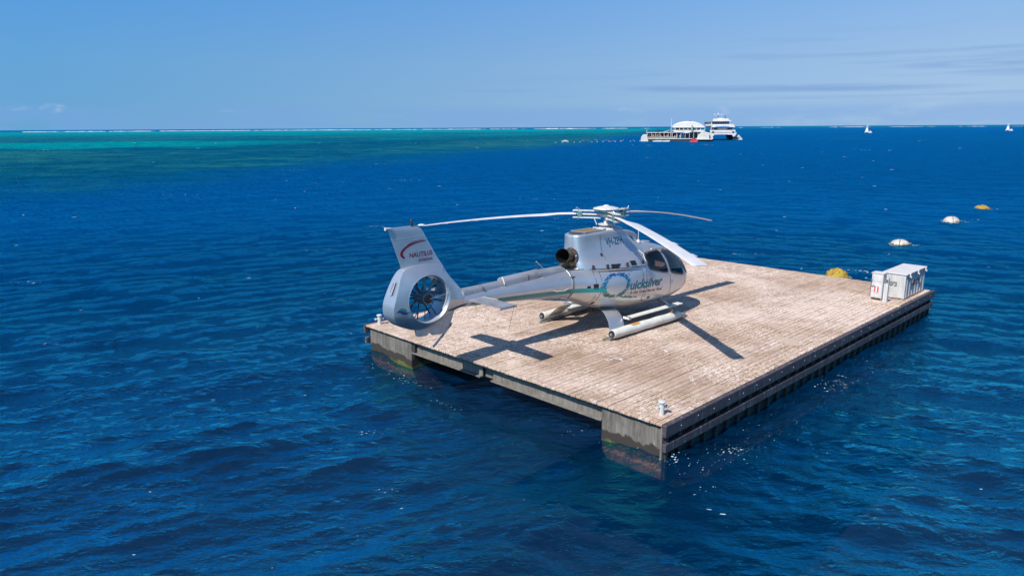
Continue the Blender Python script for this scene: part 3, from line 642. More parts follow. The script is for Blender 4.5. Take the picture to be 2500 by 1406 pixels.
# fin
FIN = [(2.25, -6.66, -5.52, .12), (2.42, -6.70, -5.62, .10), (2.62, -6.77, -5.76, .075), (2.85, -6.85, -5.90, .062), (3.1, -6.935, -6.05, .055), (3.28, -6.995, -6.155, .05), (3.36, -7.02, -6.25, .035), (3.395, -7.03, -6.36, .010)]
m = MB(); v = []; f = []; na = 40; fs = spline(FIN, 40)
for z_, xt, xl, th_ in fs:
    for k in range(na):
        a = 2*PI*k/na; c_ = (1-math.cos(a))/2; ch = xl-xt; y = math.copysign(1, math.sin(a))*(abs(math.sin(a))**.75)*th_*(1-.72*c_**1.3) if 0 < k < na and k != na//2 else 0
        v.append((xl-ch*c_, y, z_+(.03*(1-c_) if z_ > 3.35 else 0)*0))
for q in range(len(fs)-1):
    for k in range(na): f.append((q*na+k, q*na+(k+1) % na, (q+1)*na+(k+1) % na, (q+1)*na+k))
f.append(tuple(range(na))); f.append(tuple((len(fs)-1)*na+k for k in range(na)))
m.add(v, f); FINB = BVHTree.FromPolygons([Vector(x) for x in v], f); m.build('tail_fin', 'silver', heli, 45)
MB().lathe([(.03, 0), (.032, .04), (.03, .12), (.02, .135)], (-6.42, 0, 3.39), 14).build('beacon_light', 'dark_metal', heli, 40)
MB().lathe([(.001, 0), (.06, .01), (.085, .02), (.06, .04), (.001, .05)], (-6.16, 0, 3.36), 16).build('tail_aerial', 'white_paint', heli, 40)
MB().tube([(-7.10, -.02, 3.385), (-6.95, -.02, 3.38)], [.035, .02], 12).build('tail_light', 'white_paint', heli, 40)
# skeg and tail skid
sk = [(-6.46, 1.16), (-6.40, .93), (-6.34, .895), (-6.12, .885), (-6.05, .95), (-5.97, .865), (-5.74, .84), (-5.60, .90), (-5.45, 1.05), (-5.32, 1.35), (-5.9, 1.2)]
MB().prism(sk, -.022, .022, 'y').build('skeg', 'silver_worn', heli)
MB().tube([(-5.40, 0, 1.04), (-5.62, 0, .84), (-5.86, 0, .64), (-5.95, 0, .58)], .022, 10, sc=(.6, 1.5)).build('tail_skid', 'silver_worn', heli, 40)
for x, z_ in ((-5.46, .99), (-5.68, .80)): MB().tube([(x-.02, -.03, z_+.06), (x+.02, -.035, z_-.01), (x-.05, -.03, z_-.03)], .008, 6).build('skid_clip', 'dark_metal', heli)
# horizontal stabiliser
for s_ in (-1, 1):
    v = []; f = []; st = []
    for y, xt, xl, z_ in ((.12, -5.08, -4.50, 1.545), (.7, -5.07, -4.55, 1.55), (1.30, -5.06, -4.60, 1.56), (1.37, -5.03, -4.66, 1.56)):
        ring_ = []
        for k in range(20):
            a = 2*PI*k/20; c_ = (1-math.cos(a))/2; tk = .032 if y < 1.36 else .012; ring_.append((xl-(xl-xt)*c_, s_*y, z_+math.sin(a)*tk*(1-.7*c_)))
        st.append(ring_)
    for r_ in st: v += r_
    f = [(q*20+k, q*20+(k+1) % 20, (q+1)*20+(k+1) % 20, (q+1)*20+k) for q in range(3) for k in range(20)]+[tuple(range(20)), tuple(60+k for k in range(20))]
    sb = MB().add(v, f).build('stabiliser', 'boom_cover_paint', heli, 40)
    m = MB()
    for q in range(9): y = .72+q*.065; m.box(-5.02, -4.74, s_*y-.006 if s_ > 0 else s_*y-.006, s_*y+.006, 1.568, 1.584)
    m.build('rib_strip', 'box_grey', sb)
    MB().tube([(-4.62, s_*1.37, 1.56), (-5.10, s_*1.37, 1.56)], .026, 10, sc=(.5, 1)).build('stabiliser_end', 'steel', sb, 40)
    MB().tube([(-4.70, s_*.30, 1.588), (-4.62, s_*.75, 1.590)], .007, 6).build('stay_rod', 'white_paint', sb)

# rotor mast, head and blades
MB().lathe([(.30, 0), (.28, .05), (.16, .09)], (0, 0, 2.67), 28).build('mast_collar', 'hub_white', heli, 40)
MB().lathe([(.25, 0), (.25, .02)], (0, 0, 2.655), 24).build('collar_gasket', 'black', heli)
MB().lathe([(.085, 0), (.075, .12), (.10, .13), (.06, .2), (.058, .42)], (0, 0, 2.72), 20).build('mast', 'steel', heli, 40)
MB().lathe([(.13, 0), (.21, .01), (.22, .035), (.13, .06)], (0, 0, 2.80), 24).build('swashplate', 'hub_white', heli, 40)
HZ = 3.10
hub = MB().lathe([(.10, -.06), (.17, -.05), (.17, .03), (.12, .05)], (0, 0, HZ), 24).build('rotor_hub', 'hub_white', heli, 40)
MB().lathe([(.20, .0), (.20, .08)], (0, 0, HZ+.065), 20).build('damper_ring', 'steel', hub)
MB().lathe([(.345, 0), (.36, .012), (.35, .03), (.22, .065), (.10, .085), (.05, .115), (.001, .12)], (0, 0, HZ+.145), 36).build('hub_cap', 'white_paint', hub, 40)
for a in (40, 130, 220, 310): a = R(a); MB().tube([(.14*math.cos(a), .14*math.sin(a), HZ+.04), (.17*math.cos(a), .17*math.sin(a), HZ+.15)], .012, 6).build('cap_strut', 'dark_metal', hub)
TH0 = 2.847-HY; TIPZ = (2.623, 2.446, 2.646)
for kb in range(3):
    a = TH0-kb*2*PI/3; ca, sa = math.cos(a), math.sin(a)
    def P(r_, o_, z_): return (r_*ca-o_*sa, r_*sa+o_*ca, z_)
    def droop(r_): return HZ-.0-(HZ-TIPZ[kb])*max(0, (r_-.6)/(5.345-.6))**1.55
    # starflex arm and sleeves
    def bar(r0, r1, o0, o1, z0, z1, name, mat, par, tw=0):
        v = [P(r_, o_*(tw if (tw and r_ == r1) else 1), z_) for z_ in (z0, z1) for o_ in (o0, o1) for r_ in (r0, r1)]
        return MB().add(v, [(0, 2, 3, 1), (4, 5, 7, 6), (0, 1, 5, 4), (2, 6, 7, 3), (0, 4, 6, 2), (1, 3, 7, 5)]).build(name, mat, par, bevel=.004)
    bar(.1, .80, -.05, .05, HZ-.025, HZ+.015, 'star_arm', 'hub_white', hub)
    sl_ = bar(.14, .92, -.075, .075, HZ+.075, HZ+.105, 'upper_sleeve', 'hub_white', hub)
    bar(.14, .92, -.075, .075, HZ-.115, HZ-.085, 'lower_sleeve', 'hub_white', hub)
    for o_ in (-.06, .06): MB().tube([P(.76, o_, HZ-.15), P(.76, o_, HZ+.13)], .018, 8).build('sleeve_bolt', 'steel', hub)
    bar(.66, .76, -.08, .08, HZ-.083, HZ+.073, 'elastomer_block', 'teal_rubber', hub)
    MB().tube([P(.80, -.10, HZ+.12), P(.84, -.11, HZ+.17), P(.88, -.10, HZ+.12)], .008, 6).build('sleeve_clip', 'steel', hub)
    MB().tube([P(.22, .17, 2.83), P(.30, .16, HZ-.09)], .013, 8).build('pitch_link', 'hub_white', hub, 40)
    v = []; f = []; ns = 60; na = 16
    for q in range(ns):
        r_ = .82+(5.345-.82)*(q/(ns-1)); z_ = droop(r_)
        if r_ < 1.35: w0, w1 = -.085, .085
        elif r_ < 1.65: t_ = (r_-1.35)/.3; w0, w1 = -.085-.015*t_, .085+.165*t_
        else: w0, w1 = -.10, .25
        if r_ > 5.25: w0 += .04*(r_-5.25)/.095
        tk = .040 if r_ < 1.3 else .040-.018*min(1, (r_-1.3)/.6); tw = -.10+.13*(r_-.8)/4.5
        for k in range(na):
            b_ = 2*PI*k/na; c_ = (1-math.cos(b_))/2; o_ = w0+(w1-w0)*c_; zz = math.sin(b_)*tk*(1-.55*c_)
            v.append(P(r_, o_, z_+zz+(o_-.03)*math.sin(tw)))
    f = [(q*na+k, q*na+(k+1) % na, (q+1)*na+(k+1) % na, (q+1)*na+k) for q in range(ns-1) for k in range(na)]+[tuple(range(na)), tuple((ns-1)*na+k for k in range(na))]
    bl = MB().add(v, f).build('rotor_blade', 'blade_paint', heli, 35)
    for rt in (3.62, 4.55):
        z_ = droop(rt+.1); tw = -.10+.13*(rt-.8)/4.5
        MB().add([P(rt, .251, z_+.22*math.sin(tw)+.006), P(rt+.26, .251, z_+.22*math.sin(tw)-.008), P(rt+.26, .285, z_+.25*math.sin(tw)-.008), P(rt, .285, z_+.25*math.sin(tw)+.006),
                  P(rt, .251, z_+.22*math.sin(tw)+.010), P(rt+.26, .251, z_+.22*math.sin(tw)-.004), P(rt+.26, .285, z_+.25*math.sin(tw)-.004), P(rt, .285, z_+.25*math.sin(tw)+.010)],
                 [(0, 1, 2, 3), (4, 5, 6, 7), (0, 1, 5, 4), (1, 2, 6, 5), (2, 3, 7, 6), (3, 0, 4, 7)]).build('trim_tab', 'blade_paint', bl)
MB().tube([(-.12, -.20, 2.84), (-.26, -.24, 2.98), (-.10, -.12, 3.02)], .022, 8).build('scissor_link', 'white_paint', heli)
for x, y in ((-.27, -.16), (-.22, .2), (.28, -.1), (.24, .2)): MB().box(x-.06, x+.06, y-.03, y+.03, 2.715, 2.755).build('collar_foot', 'white_paint', heli, bevel=.004)
MB().lathe([(.001, .0), (.17, 0), (.18, .02), (.1, .05), (.001, .055)], (.52, .08, 2.665), 24).build('intake_blank', 'silver', heli, 40)
# intake grille behind the mast
g = MB().box(-1.10, -.42, -.24, .24, 2.722, 2.738).build('intake_screen', 'mesh_screen', heli)
m = MB()
m.box(-1.13, -1.101, -.265, .265, 2.72, 2.744); m.box(-.419, -.39, -.265, .265, 2.72, 2.744); m.box(-1.10, -.42, -.265, -.241, 2.72, 2.744); m.box(-1.10, -.42, .241, .265, 2.72, 2.744)
m.build('screen_frame', 'silver', g)
MB().prism([(-1.36+.15*(1-math.cos(a)), .22*math.sin(a)) for a in np.linspace(-1.3, 1.3, 14)]+[(-1.18, .22), (-1.16, .22), (-1.16, -.22)], 2.706, 2.718, 'z').build('rear_slot', 'seam', heli)
# exhaust stack
ex = MB(); path = [(-1.2, -.06, 2.11), (-1.44, -.06, 2.12), (-1.62, -.08, 2.13), (-1.77, -.11, 2.16), (-1.88, -.15, 2.20)]; rr_ = [.12, .13, .145, .165, .19]
ex.tube(path, rr_, 28, cap=False); exo = ex.build('exhaust_pipe', 'exhaust_metal', heli, 60)
MB().tube(path[1:], [.12, .135, .154, .180], 28, cap=False).build('exhaust_inner', 'black', exo, 60)
MB().lathe([(.135, 0), (.135, .01)], (-1.5, -.08, 2.12), 20, 'x').build('exhaust_throat', 'black', exo)
m = MB(); m.lathe([(.235, 0), (.235, .03)], (-1.455, -.06, 2.12), 28, 'x'); m.build('exhaust_surround', 'seam', heli, 40)
m = MB(); m.tube([(-1.40, -.14, 1.95), (-1.58, -.16, 1.94), (-1.70, -.17, 2.0)], [.10, .085, .06], 14); m.build('ejector_pipe', 'exhaust_metal', exo, 50)
for a in (30, 100, 170, 290, 340): a = R(a); MB().tube([(-1.49, -.06+.19*math.cos(a), 2.12+.19*math.sin(a)), (-1.46, -.06+.22*math.cos(a), 2.12+.22*math.sin(a))], .015, 6).build('clamp', 'steel', exo)
MB().prism([(-1.72, 1.88), (-1.38, 1.88), (-1.34, 2.0), (-1.46, 1.96)], -.16, .16, 'y').build('exhaust_tray', 'exhaust_metal', heli)
MB().tube([(-2.32, .12, 1.9), (-2.56, .12, 2.10)], .012, 6).build('whip_aerial', 'white_paint', heli)

# ---- patches and lettering that lie on the body
def cast(x, z_, trees=None):
    best = None
    for T in (trees or (BOD, COWB, BOOMB)):
        h = T.ray_cast(Vector((x, -4, z_)), Vector((0, 1, 0)), 5)
        if h[0] is not None and (best is None or h[0].y < best[0].y): best = h
    return best
def lay(x, z_, off, trees=None, side=-1):
    h = cast(x, z_, trees)
    if h is None: return Vector((x, side*.05, z_))
    n = h[1] if h[1].y < 0 else -h[1]; p = h[0]+n*off
    if side > 0: p.y = -p.y
    return p
def patch(polys, name, mat, parent=heli, off=.005, grid=.06, trees=None, side=-1, thick=0.):
    b = bmesh.new()
    for poly in polys:
        vs = [b.verts.new((x, 0, z_)) for x, z_ in poly]; b.faces.new(vs)
    xs = [p[0] for q in polys for p in q]; zs = [p[1] for q in polys for p in q]
    for k in np.arange(min(xs)+grid, max(xs), grid): bmesh.ops.bisect_plane(b, geom=list(b.verts)+list(b.edges)+list(b.faces), plane_co=(k, 0, 0), plane_no=(1, 0, 0))
    for k in np.arange(min(zs)+grid, max(zs), grid): bmesh.ops.bisect_plane(b, geom=list(b.verts)+list(b.edges)+list(b.faces), plane_co=(0, 0, k), plane_no=(0, 0, 1))
    bmesh.ops.triangulate(b, faces=b.faces)
    for v_ in b.verts: v_.co = lay(v_.co.x, v_.co.z, off, trees, side)
    me = bpy.data.meshes.new(name); b.to_mesh(me); b.free(); return link(name, me, mat, parent, True)
def strip(pts, w):
    pts = [Vector(p) for p in pts]; a = []; c_ = []
    for i_, p in enumerate(pts):
        d = (pts[min(i_+1, len(pts)-1)]-pts[max(i_-1, 0)]).normalized(); n = Vector((-d.y, d.x)); ww = w[i_] if isinstance(w, (list, tuple)) else w
        a.append(tuple(p+n*ww/2)); c_.append(tuple(p-n*ww/2))
    return a+c_[::-1]
def quads(pts, w):
    e = strip(pts, w); n = len(pts); return [[e[i_], e[i_+1], e[2*n-2-i_], e[2*n-1-i_]] for i_ in range(n-1)]
def rounded(poly, k=3):
    out = []; n = len(poly)
    for i_ in range(n):
        p0, p1, p2 = Vector(poly[i_-1]), Vector(poly[i_]), Vector(poly[(i_+1) % n])
        a = p1+(p0-p1)*.28; c_ = p1+(p2-p1)*.28
        for q in range(k+1): t_ = q/k; out.append(tuple((1-t_)**2*a+2*t_*(1-t_)*p1+t_*t_*c_))
    return out
for side in (-1, 1):
    for w_ in (W1, W2):
        rp = rounded(w_); gg = patch([rp], 'side_window', 'glass', off=.006, grid=.08, side=side)
        n = len(rp); cx = sum(a for a, _ in rp)/n; cz = sum(b_ for _, b_ in rp)/n
        outer = [(a+(a-cx)*.04, b_+(b_-cz)*.06) for a, b_ in rp]; inner_ = [(a-(a-cx)*.045, b_-(b_-cz)*.07) for a, b_ in rp]
        patch([[outer[i_], outer[(i_+1) % n], inner_[(i_+1) % n], inner_[i_]] for i_ in range(n)], 'window_seal', 'frame_brown', gg, off=.010, grid=.1, side=side)
def front(y, z_, off):
    h = BOD.ray_cast(Vector((5, y, z_)), Vector((-1, 0, 0)), 6)
    return h[0]+h[1]*off*(1 if h[1].x > 0 else -1) if h[0] is not None else Vector((3, y, z_))
def fpatch(polys, name, mat, parent, off):
    b = bmesh.new()
    for poly in polys: b.faces.new([b.verts.new((0, y, z_)) for y, z_ in poly])
    for k in np.arange(-.9, .95, .07): bmesh.ops.bisect_plane(b, geom=list(b.verts)+list(b.edges)+list(b.faces), plane_co=(0, k, 0), plane_no=(0, 1, 0))
    for k in np.arange(1.0, 2.1, .07): bmesh.ops.bisect_plane(b, geom=list(b.verts)+list(b.edges)+list(b.faces), plane_co=(0, 0, k), plane_no=(0, 0, 1))
    bmesh.ops.triangulate(b, faces=b.faces)
    for v_ in b.verts: v_.co = front(v_.co.y, v_.co.z, off)
    me = bpy.data.meshes.new(name); b.to_mesh(me); b.free(); return link(name, me, mat, parent, True)
wsr = rounded(WS); n = len(wsr)
ws = fpatch([wsr], 'windscreen', 'glass', heli, .006)
io = [(a*1.03, 1.55+(b_-1.55)*1.04) for a, b_ in wsr]; ii = [(a*.94, 1.55+(b_-1.55)*.93) for a, b_ in wsr]
fpatch([[io[i_], io[(i_+1) % n], ii[(i_+1) % n], ii[i_]] for i_ in range(n)], 'windscreen_seal', 'frame_brown', ws, .011)
fpatch([[(-.022, 1.04), (.022, 1.04), (.022, 2.0), (-.022, 2.0)]], 'centre_post', 'frame_brown', ws, .013)
# seams of the doors and panels
seams = [[(.55, 2.10), (.60, 1.7), (.62, 1.2), (.56, .72)], [(-1.13, 1.78), (-1.12, 1.4), (-1.12, .98), (-1.2, .86)], [(1.72, 1.33), (1.76, 1.0), (1.74, .66)], [(2.58, 1.62), (2.66, 1.30), (2.70, .95), (2.62, .72)],
         [(-1.72, 1.82), (-1.70, 1.44), (-1.72, 1.08)], [(.6, .70), (1.1, .64), (1.72, .66)], [(-.96, 1.72), (-.2, 1.67), (.45, 1.63)], [(-.96, 1.72), (-1.0, 1.2), (-1.05, .95)], [(.45, 1.63), (.50, 1.15), (.46, .78)]]
for s_ in seams: patch(quads(spline(s_, 10).tolist(), .012), 'panel_seam', 'seam', off=.003, grid=.2)
patch(quads([(-1.75, 1.80), (-1.4, 1.80), (-.9, 1.785), (-.3, 1.76), (.3, 1.735), (.62, 1.72)], .022), 'cowling_joint', 'seam', off=.004, grid=.2)
patch(quads([(-.66, 2.64), (-.665, 2.2), (-.66, 1.82)], .010), 'panel_seam', 'seam', off=.004, grid=.2, trees=(COWB,))
patch([[(-.62, 1.78), (-.40, 1.775), (-.30, 1.87), (-.60, 1.88)]], 'intake_scoop', 'black', off=.012); patch([[(.02, 1.79), (.22, 1.785), (.22, 1.90), (.02, 1.905)]], 'intake_scoop', 'black', off=.012)
for x in (-1.12, -.74, -.14, .46):
    p = lay(x, 1.80, .0); MB().box(p.x-.02, p.x+.02, p.y-.05, p.y+.01, 1.79, 1.90).build('cowling_latch', 'dark_metal', heli, bevel=.004)
patch([[(-1.20, 1.28), (-1.07, 1.28), (-1.07, 1.42), (-1.20, 1.42)]], 'fuel_vent', 'black', off=.006); patch([[(-1.36, 1.32), (-1.27, 1.32), (-1.27, 1.38), (-1.36, 1.38)]], 'static_port', 'black', off=.006)
for x, z_, w_, h_ in ((.78, .80, .06, .03), (.52, .76, .02, .02), (1.80, 1.08, .08, .012), (-1.05, .86, .03, .04), (-.72, 2.12, .03, .04), (-.34, 2.3, .015, .02)):
    patch([[(x-w_, z_-h_), (x+w_, z_-h_), (x+w_, z_+h_), (x-w_, z_+h_)]], 'small_fitting', 'dark_metal' if w_ != .08 else 'steel', off=.007)
patch([[(.62, 2.52), (.82, 2.40), (.80, 2.30)]], 'cooling_inlet', 'black', off=.006, trees=(COWB,))
# belt line in teal along boom and body
patch(quads([(-4.75, 1.42), (-4.2, 1.40), (-3.6, 1.37), (-3.0, 1.335), (-2.4, 1.30), (-1.9, 1.275)], [.06, .10, .11, .115, .12, .12]), 'belt_stripe', 'teal_stripe', off=.007, grid=.05, trees=(BOOMB,))
patch(quads([(-1.9, 1.275), (-1.6, 1.275), (-1.2, 1.255), (-.85, 1.24)], .115), 'belt_stripe', 'teal_stripe', off=.006, grid=.06)
# the big ring made of little fish shapes
fish = []; random.seed(5)
for k in range(300):
    a = random.uniform(0, 2*PI); rr2 = random.choice((.93, 1.02, 1.11))+random.uniform(-.05, .05); x = -.53+.40*rr2*math.cos(a); z_ = 1.325+.285*rr2*math.sin(a)+.10*(rr2*math.cos(a))*.35
    l_ = random.uniform(.03, .055); tl = .25; hgt = l_*.26
    fish.append([(x-l_, z_-tl*l_), (x-l_*.2, z_-hgt-tl*l_*.2), (x+l_, z_+tl*l_), (x+l_*.1, z_+hgt)])
for k in range(34):
    t_ = k/33; x = -.40+.62*t_+random.uniform(-.03, .03); z_ = 1.02-.16*t_+.05*t_*t_+random.uniform(-.04, .04)*(1-t_*.7); l_ = random.uniform(.03, .06)
    fish.append([(x-l_, z_+.2*l_), (x, z_-.3*l_), (x+l_, z_-.2*l_), (x, z_+.3*l_)])
patch(fish, 'fish_ring_emblem', 'logo', off=.004, grid=.3)
def bodytext(txt, size, mat, x0, z0, slope, shear, sx, bold=0., trees=None, off=.004, sub=.06):
    return text_obj(txt, size, mat, heli, fn=lambda x, y, w: lay(x0+x, z0+y+slope*x, off, trees), shear=shear, sx=sx, bold=bold, subdiv=sub)
bodytext('uicksilver', .35, 'logo', -.10, 1.15, -.04, .35, 1.04, .009)
bodytext('Is the Great Barrier Reef', .115, 'red_letter', -.06, 1.03, -.065, .3, 1.17, .0015)
bodytext('VH-ZPH', .26, 'reg_blue', -.45, 2.34, -.02, .0, .74, .005, (COWB,), .005, .04)
bodytext('NAUTILUS', .145, 'maroon', -6.53, 2.71, .01, 0, .90, .002, (FINB, SHR), .004); bodytext('aviation', .13, 'maroon', -6.30, 2.60, .0, 0, .90, .001, (FINB, SHR), .004)
patch(quads(spline([(-6.64, 2.71), (-6.71, 2.78), (-6.69, 2.87), (-6.55, 2.97), (-6.32, 3.03), (-6.08, 3.045)], 24).tolist(), [.01+.07*math.sin(min(1, (i_+1)/9)*PI/2)*(1-i_/23)**.8+.004 for i_ in range(24)]), 'swoosh_emblem', 'maroon', off=.003, trees=(FINB,))
patch(quads(spline([(-6.58, 2.99), (-6.38, 3.055), (-6.14, 3.08)], 10).tolist(), [.006, .01, .014, .016, .016, .014, .012, .01, .008, .005]), 'swoosh_emblem', 'maroon', off=.003, trees=(FINB,))
def wave(x0, x1, zf, w, mat, ph, amp): patch(quads([(x0+(x1-x0)*i_/14, zf(i_/14)+amp*math.sin(ph+i_/14*5.2)) for i_ in range(15)], [max(.006, w*math.sin(PI*min(1, max(.04, i_/14)))) for i_ in range(15)]), 'wave_motif', mat, off=.004+.001*['teal_stripe', 'sign_white', 'purple'].index(mat), grid=.08, trees=(SHR, BOOMB))
for mt_, ph, w in (('teal_stripe', 0, .14), ('purple', .9, .06), ('sign_white', 1.6, .028)): wave(-7.03, -6.73, lambda t_: 1.60+.0*t_, w, mt_, ph, .03)
for mt_, ph, w in (('teal_stripe', 2.4, .10), ('purple', 3.3, .055)): wave(-5.66, -5.02, lambda t_: 1.41+.03*t_, w, mt_, ph, .03)
wave(-5.0, -4.62, lambda t_: 1.43, .07, 'teal_stripe', 0, .02)
MB().tube([(-2.43, -.37, 1.40), (-2.36, -.42, 1.37), (-2.10, -.44, 1.35), (-1.95, -.44, 1.38), (-1.88, -.41, 1.36)], .011, 8).build('grab_handle', 'white_paint', heli, 40)
MB().tube([(1.10, -.28, 2.30), (1.10, -.28, 2.76)], [.012, .008], 8).build('roof_aerial', 'white_paint', heli)
MB().lathe([(.07, 0), (.06, .04), (.03, .08), (.015, .09)], (1.10, -.28, 2.235), 16).build('aerial_base', 'white_paint', heli, 40)
MB().lathe([(.001, 0), (.20, 0), (.19, .02), (.001, .03)], (1.62, -.05, 2.175), 28).build('gps_dome', 'boom_cover_paint', heli, 40)
MB().tube([(1.02, -.80, 2.12), (1.75, -.78, 2.07)], .022, 10).build('door_rail', 'silver_worn', heli, 40)
MB().tube([(.56, -.10, 2.33), (.60, -.5, 2.22), (.64, -.82, 2.02), (.64, -.95, 1.75)], .014, 8).build('door_rail', 'white_paint', heli, 40)
m = MB()
def rivets(p0, p1, n, trees):
    for q in range(n):
        t_ = q/(n-1); x = p0[0]+(p1[0]-p0[0])*t_; z_ = p0[1]+(p1[1]-p0[1])*t_; h = cast(x, z_, trees)
        if h is None: continue
        m.lathe([(.0055, -.004), (.004, .004)], (h[0].x, h[0].y-.002, h[0].z), 6, 'y')
for a_, b_, n_, tr2 in (((-6.98, 3.13), (-6.10, 3.17), 22, (FINB,)), ((-6.72, 2.58), (-5.80, 2.58), 22, (FINB,)), ((-5.06, 1.62), (-2.64, 1.66), 46, (BOOMB,)), ((-1.78, 1.75), (-1.78, 1.10), 14, (BOOMB,)), ((-4.3, 1.66), (-4.3, 1.36), 8, (BOOMB,)),
                        ((-.70, 2.60), (-.70, 1.86), 16, (COWB,)), ((-.60, 2.62), (.45, 2.58), 22, (COWB,)), ((-1.05, 1.68), (.50, 1.60), 30, (BOD,)), ((.02, 1.62), (.02, .75), 14, (BOD,)), ((-1.20, 1.75), (-1.20, .95), 14, (BOD,)), ((.66, .78), (1.7, .74), 18, (BOD,)), ((1.80, 1.28), (1.82, .75), 10, (BOD,))):
    rivets(a_, b_, n_, tr2)
m.build('rivet_rows', 'box_grey', heli, kind='stuff')
for z0_, z1_, x_ in ((1.86, 1.02, -1.745),): patch(quads(spline([(x_, z0_), (x_+.01, 1.44), (x_, z1_)], 14), .016), 'panel_seam', 'seam', off=.006, grid=.2)
patch([[(.60, 1.30), (.68, 1.30), (.68, 1.33), (.60, 1.33)], [(1.80, 1.12), (1.90, 1.11), (1.90, 1.135), (1.80, 1.145)]], 'door_handle', 'steel', off=.012)
for q, x_ in enumerate((-.78, -.1)): patch([[(x_, 1.60), (x_+.05, 1.60), (x_+.03, 1.53), (x_+.015, 1.53)]], 'cowl_fastener', 'steel', off=.010)
# two front seats, bench and panel seen through the glass
for y in (-.45, 0.0, .45):
    se = MB().box(1.55, 2.0, y-.19, y+.19, .78, .92).build('front_seat', 'tan_seat', heli, bevel=.03)
    MB().box(1.45, 1.56, y-.19, y+.19, .86, 1.45).build('seat_back', 'tan_seat', se, bevel=.04)
    MB().lathe([(.04, -.04), (.13, -.03), (.14, .02), (.05, .05)], (1.5, y, 1.62), 16, 'x').build('headrest', 'tan_seat', se, 40)
for y in (-.6, -.2, .2, .6): MB().box(.55, .68, y-.18, y+.18, .80, 1.55).build('rear_seat', 'cabin_dark', heli, bevel=.03)
MB().box(2.45, 2.75, -.35, .35, .8, 1.22).build('instrument_panel', 'cabin_dark', heli, bevel=.03)
# landing gear
for s_, yy in ((-1, 1.22), (1, 1.32)):
    MB().tube([(-1.20, s_*yy, .06), (1.75, s_*yy, .06), (2.05, s_*(yy-.01), .09), (2.25, s_*(yy-.02), .16)], [.045, .045, .04, .03], 12).build('skid_tube', 'steel', heli, 40)
    prof = [(-1.12, .10), (-1.08, .12), (-.6, .125), (0, .123), (.6, .124), (1.3, .12), (1.72, .115), (1.86, .09), (1.90, .02)]
    fs_ = spline(prof, 40); fm = MB().tube([(x, s_*(yy+.02), .165+.006*math.sin(9*x)) for x, r_ in fs_], [max(.01, r_) for x, r_ in fs_], 22).build('float_bag', 'float_fabric', heli, 40)
    MB().lathe([(.02, 0), (.102, .005), (.106, .03)], (-1.145, s_*(yy+.02), .165), 24, 'x').build('float_end_cap', 'dark_metal', fm, 40)
    MB().lathe([(.001, 0), (.035, .005), (.035, .04)], (-1.175, s_*(yy+.02), .165), 12, 'x').build('inflation_valve', 'steel', fm, 40)
    for a, b_ in ((-.35, -.02), (1.42, 1.66)):
        v = []; f = []
        for i_, x in enumerate((a, b_)):
            for k in range(7): an = R(60+k*9) if s_ < 0 else R(60+k*9); v.append((x, s_*(yy+.02)-.130*math.cos(an), .165+.132*math.sin(an)))
        f = [(k, k+1, k+8, k+7) for k in range(6)]; MB().add(v, f).build('warning_patch', 'orange_patch', fm)
    # broad faired rear cross tube
    v = []; f = []; rows = [(0.0, .60, -.56, -.06), (.30, .605, -.62, -.12), (.58, .585, -.74, -.20), (.80, .52, -.87, -.29), (.96, .42, -.96, -.36), (1.05, .31, -1.02, -.41), (yy-.11, .17, -1.04, -.44)]
    rs_ = spline(np.array(rows), 26)
    for y, z_, xt, xl in rs_:
        for k in range(16):
            a = 2*PI*k/16; c_ = (1-math.cos(a))/2; tt = math.sin(a)*.028*(1-.5*c_); v.append((xl-(xl-xt)*c_, s_*(y+tt*(0 if z_ > .55 else .7)), z_+tt*(1 if z_ > .55 else .5)))
    f = [(q*16+k, q*16+(k+1) % 16, (q+1)*16+(k+1) % 16, (q+1)*16+k) for q in range(25) for k in range(16)]+[tuple(range(16)), tuple(400+k for k in range(16))]
    MB().add(v, f).build('rear_cross_tube', 'silver', heli, 50)
    fc_ = MB().tube([(1.72, 0, .50), (1.74, s_*.55, .52), (1.74, s_*.86, .46), (1.70, s_*1.08, .32), (1.66, s_*yy, .10)], .038, 12).build('front_cross_tube', 'chrome', heli, 50)
    stp = MB().box(-.36, 2.10, s_*1.10-.10, s_*1.10+.10, .425, .455).build('boarding_step', 'float_fabric', heli, bevel=.008)
    MB().box(-.38, -.30, s_*1.10-.11, s_*1.10+.11, .40, .47).build('step_bracket', 'steel', stp, bevel=.006)
    MB().tube([(-.5, s_*(yy-.12), .06), (-1.35, s_*(yy-.1), .045)], .02, 8).build('ground_handling_rod', 'steel', heli)
MB().tube([(-.55, 0, .62), (-.55, 0, .45)], [.10, .06], 16).build('belly_light', 'dark_metal', heli, 40)
MB().tube([(-4.62, -1.28, 1.52), (-4.80, -1.30, 1.0)], .004, 5).build('static_wick', 'seam', heli)
dc = MB().box(-.002, .0, -.055, .055, -.15, .15).build('maker_decal', 'duct_lining', heli); dc.location = (-6.975, 0, 2.10); dc.rotation_euler = (0, R(25), 0)
for k in range(5): MB().tube([(-.004, -.03+.012*(k % 2), -.12+k*.05), (-.004, .03, -.10+k*.05), (-.004, -.01, -.07+k*.05)], .006, 5).build('decal_stroke', 'ink', dc)

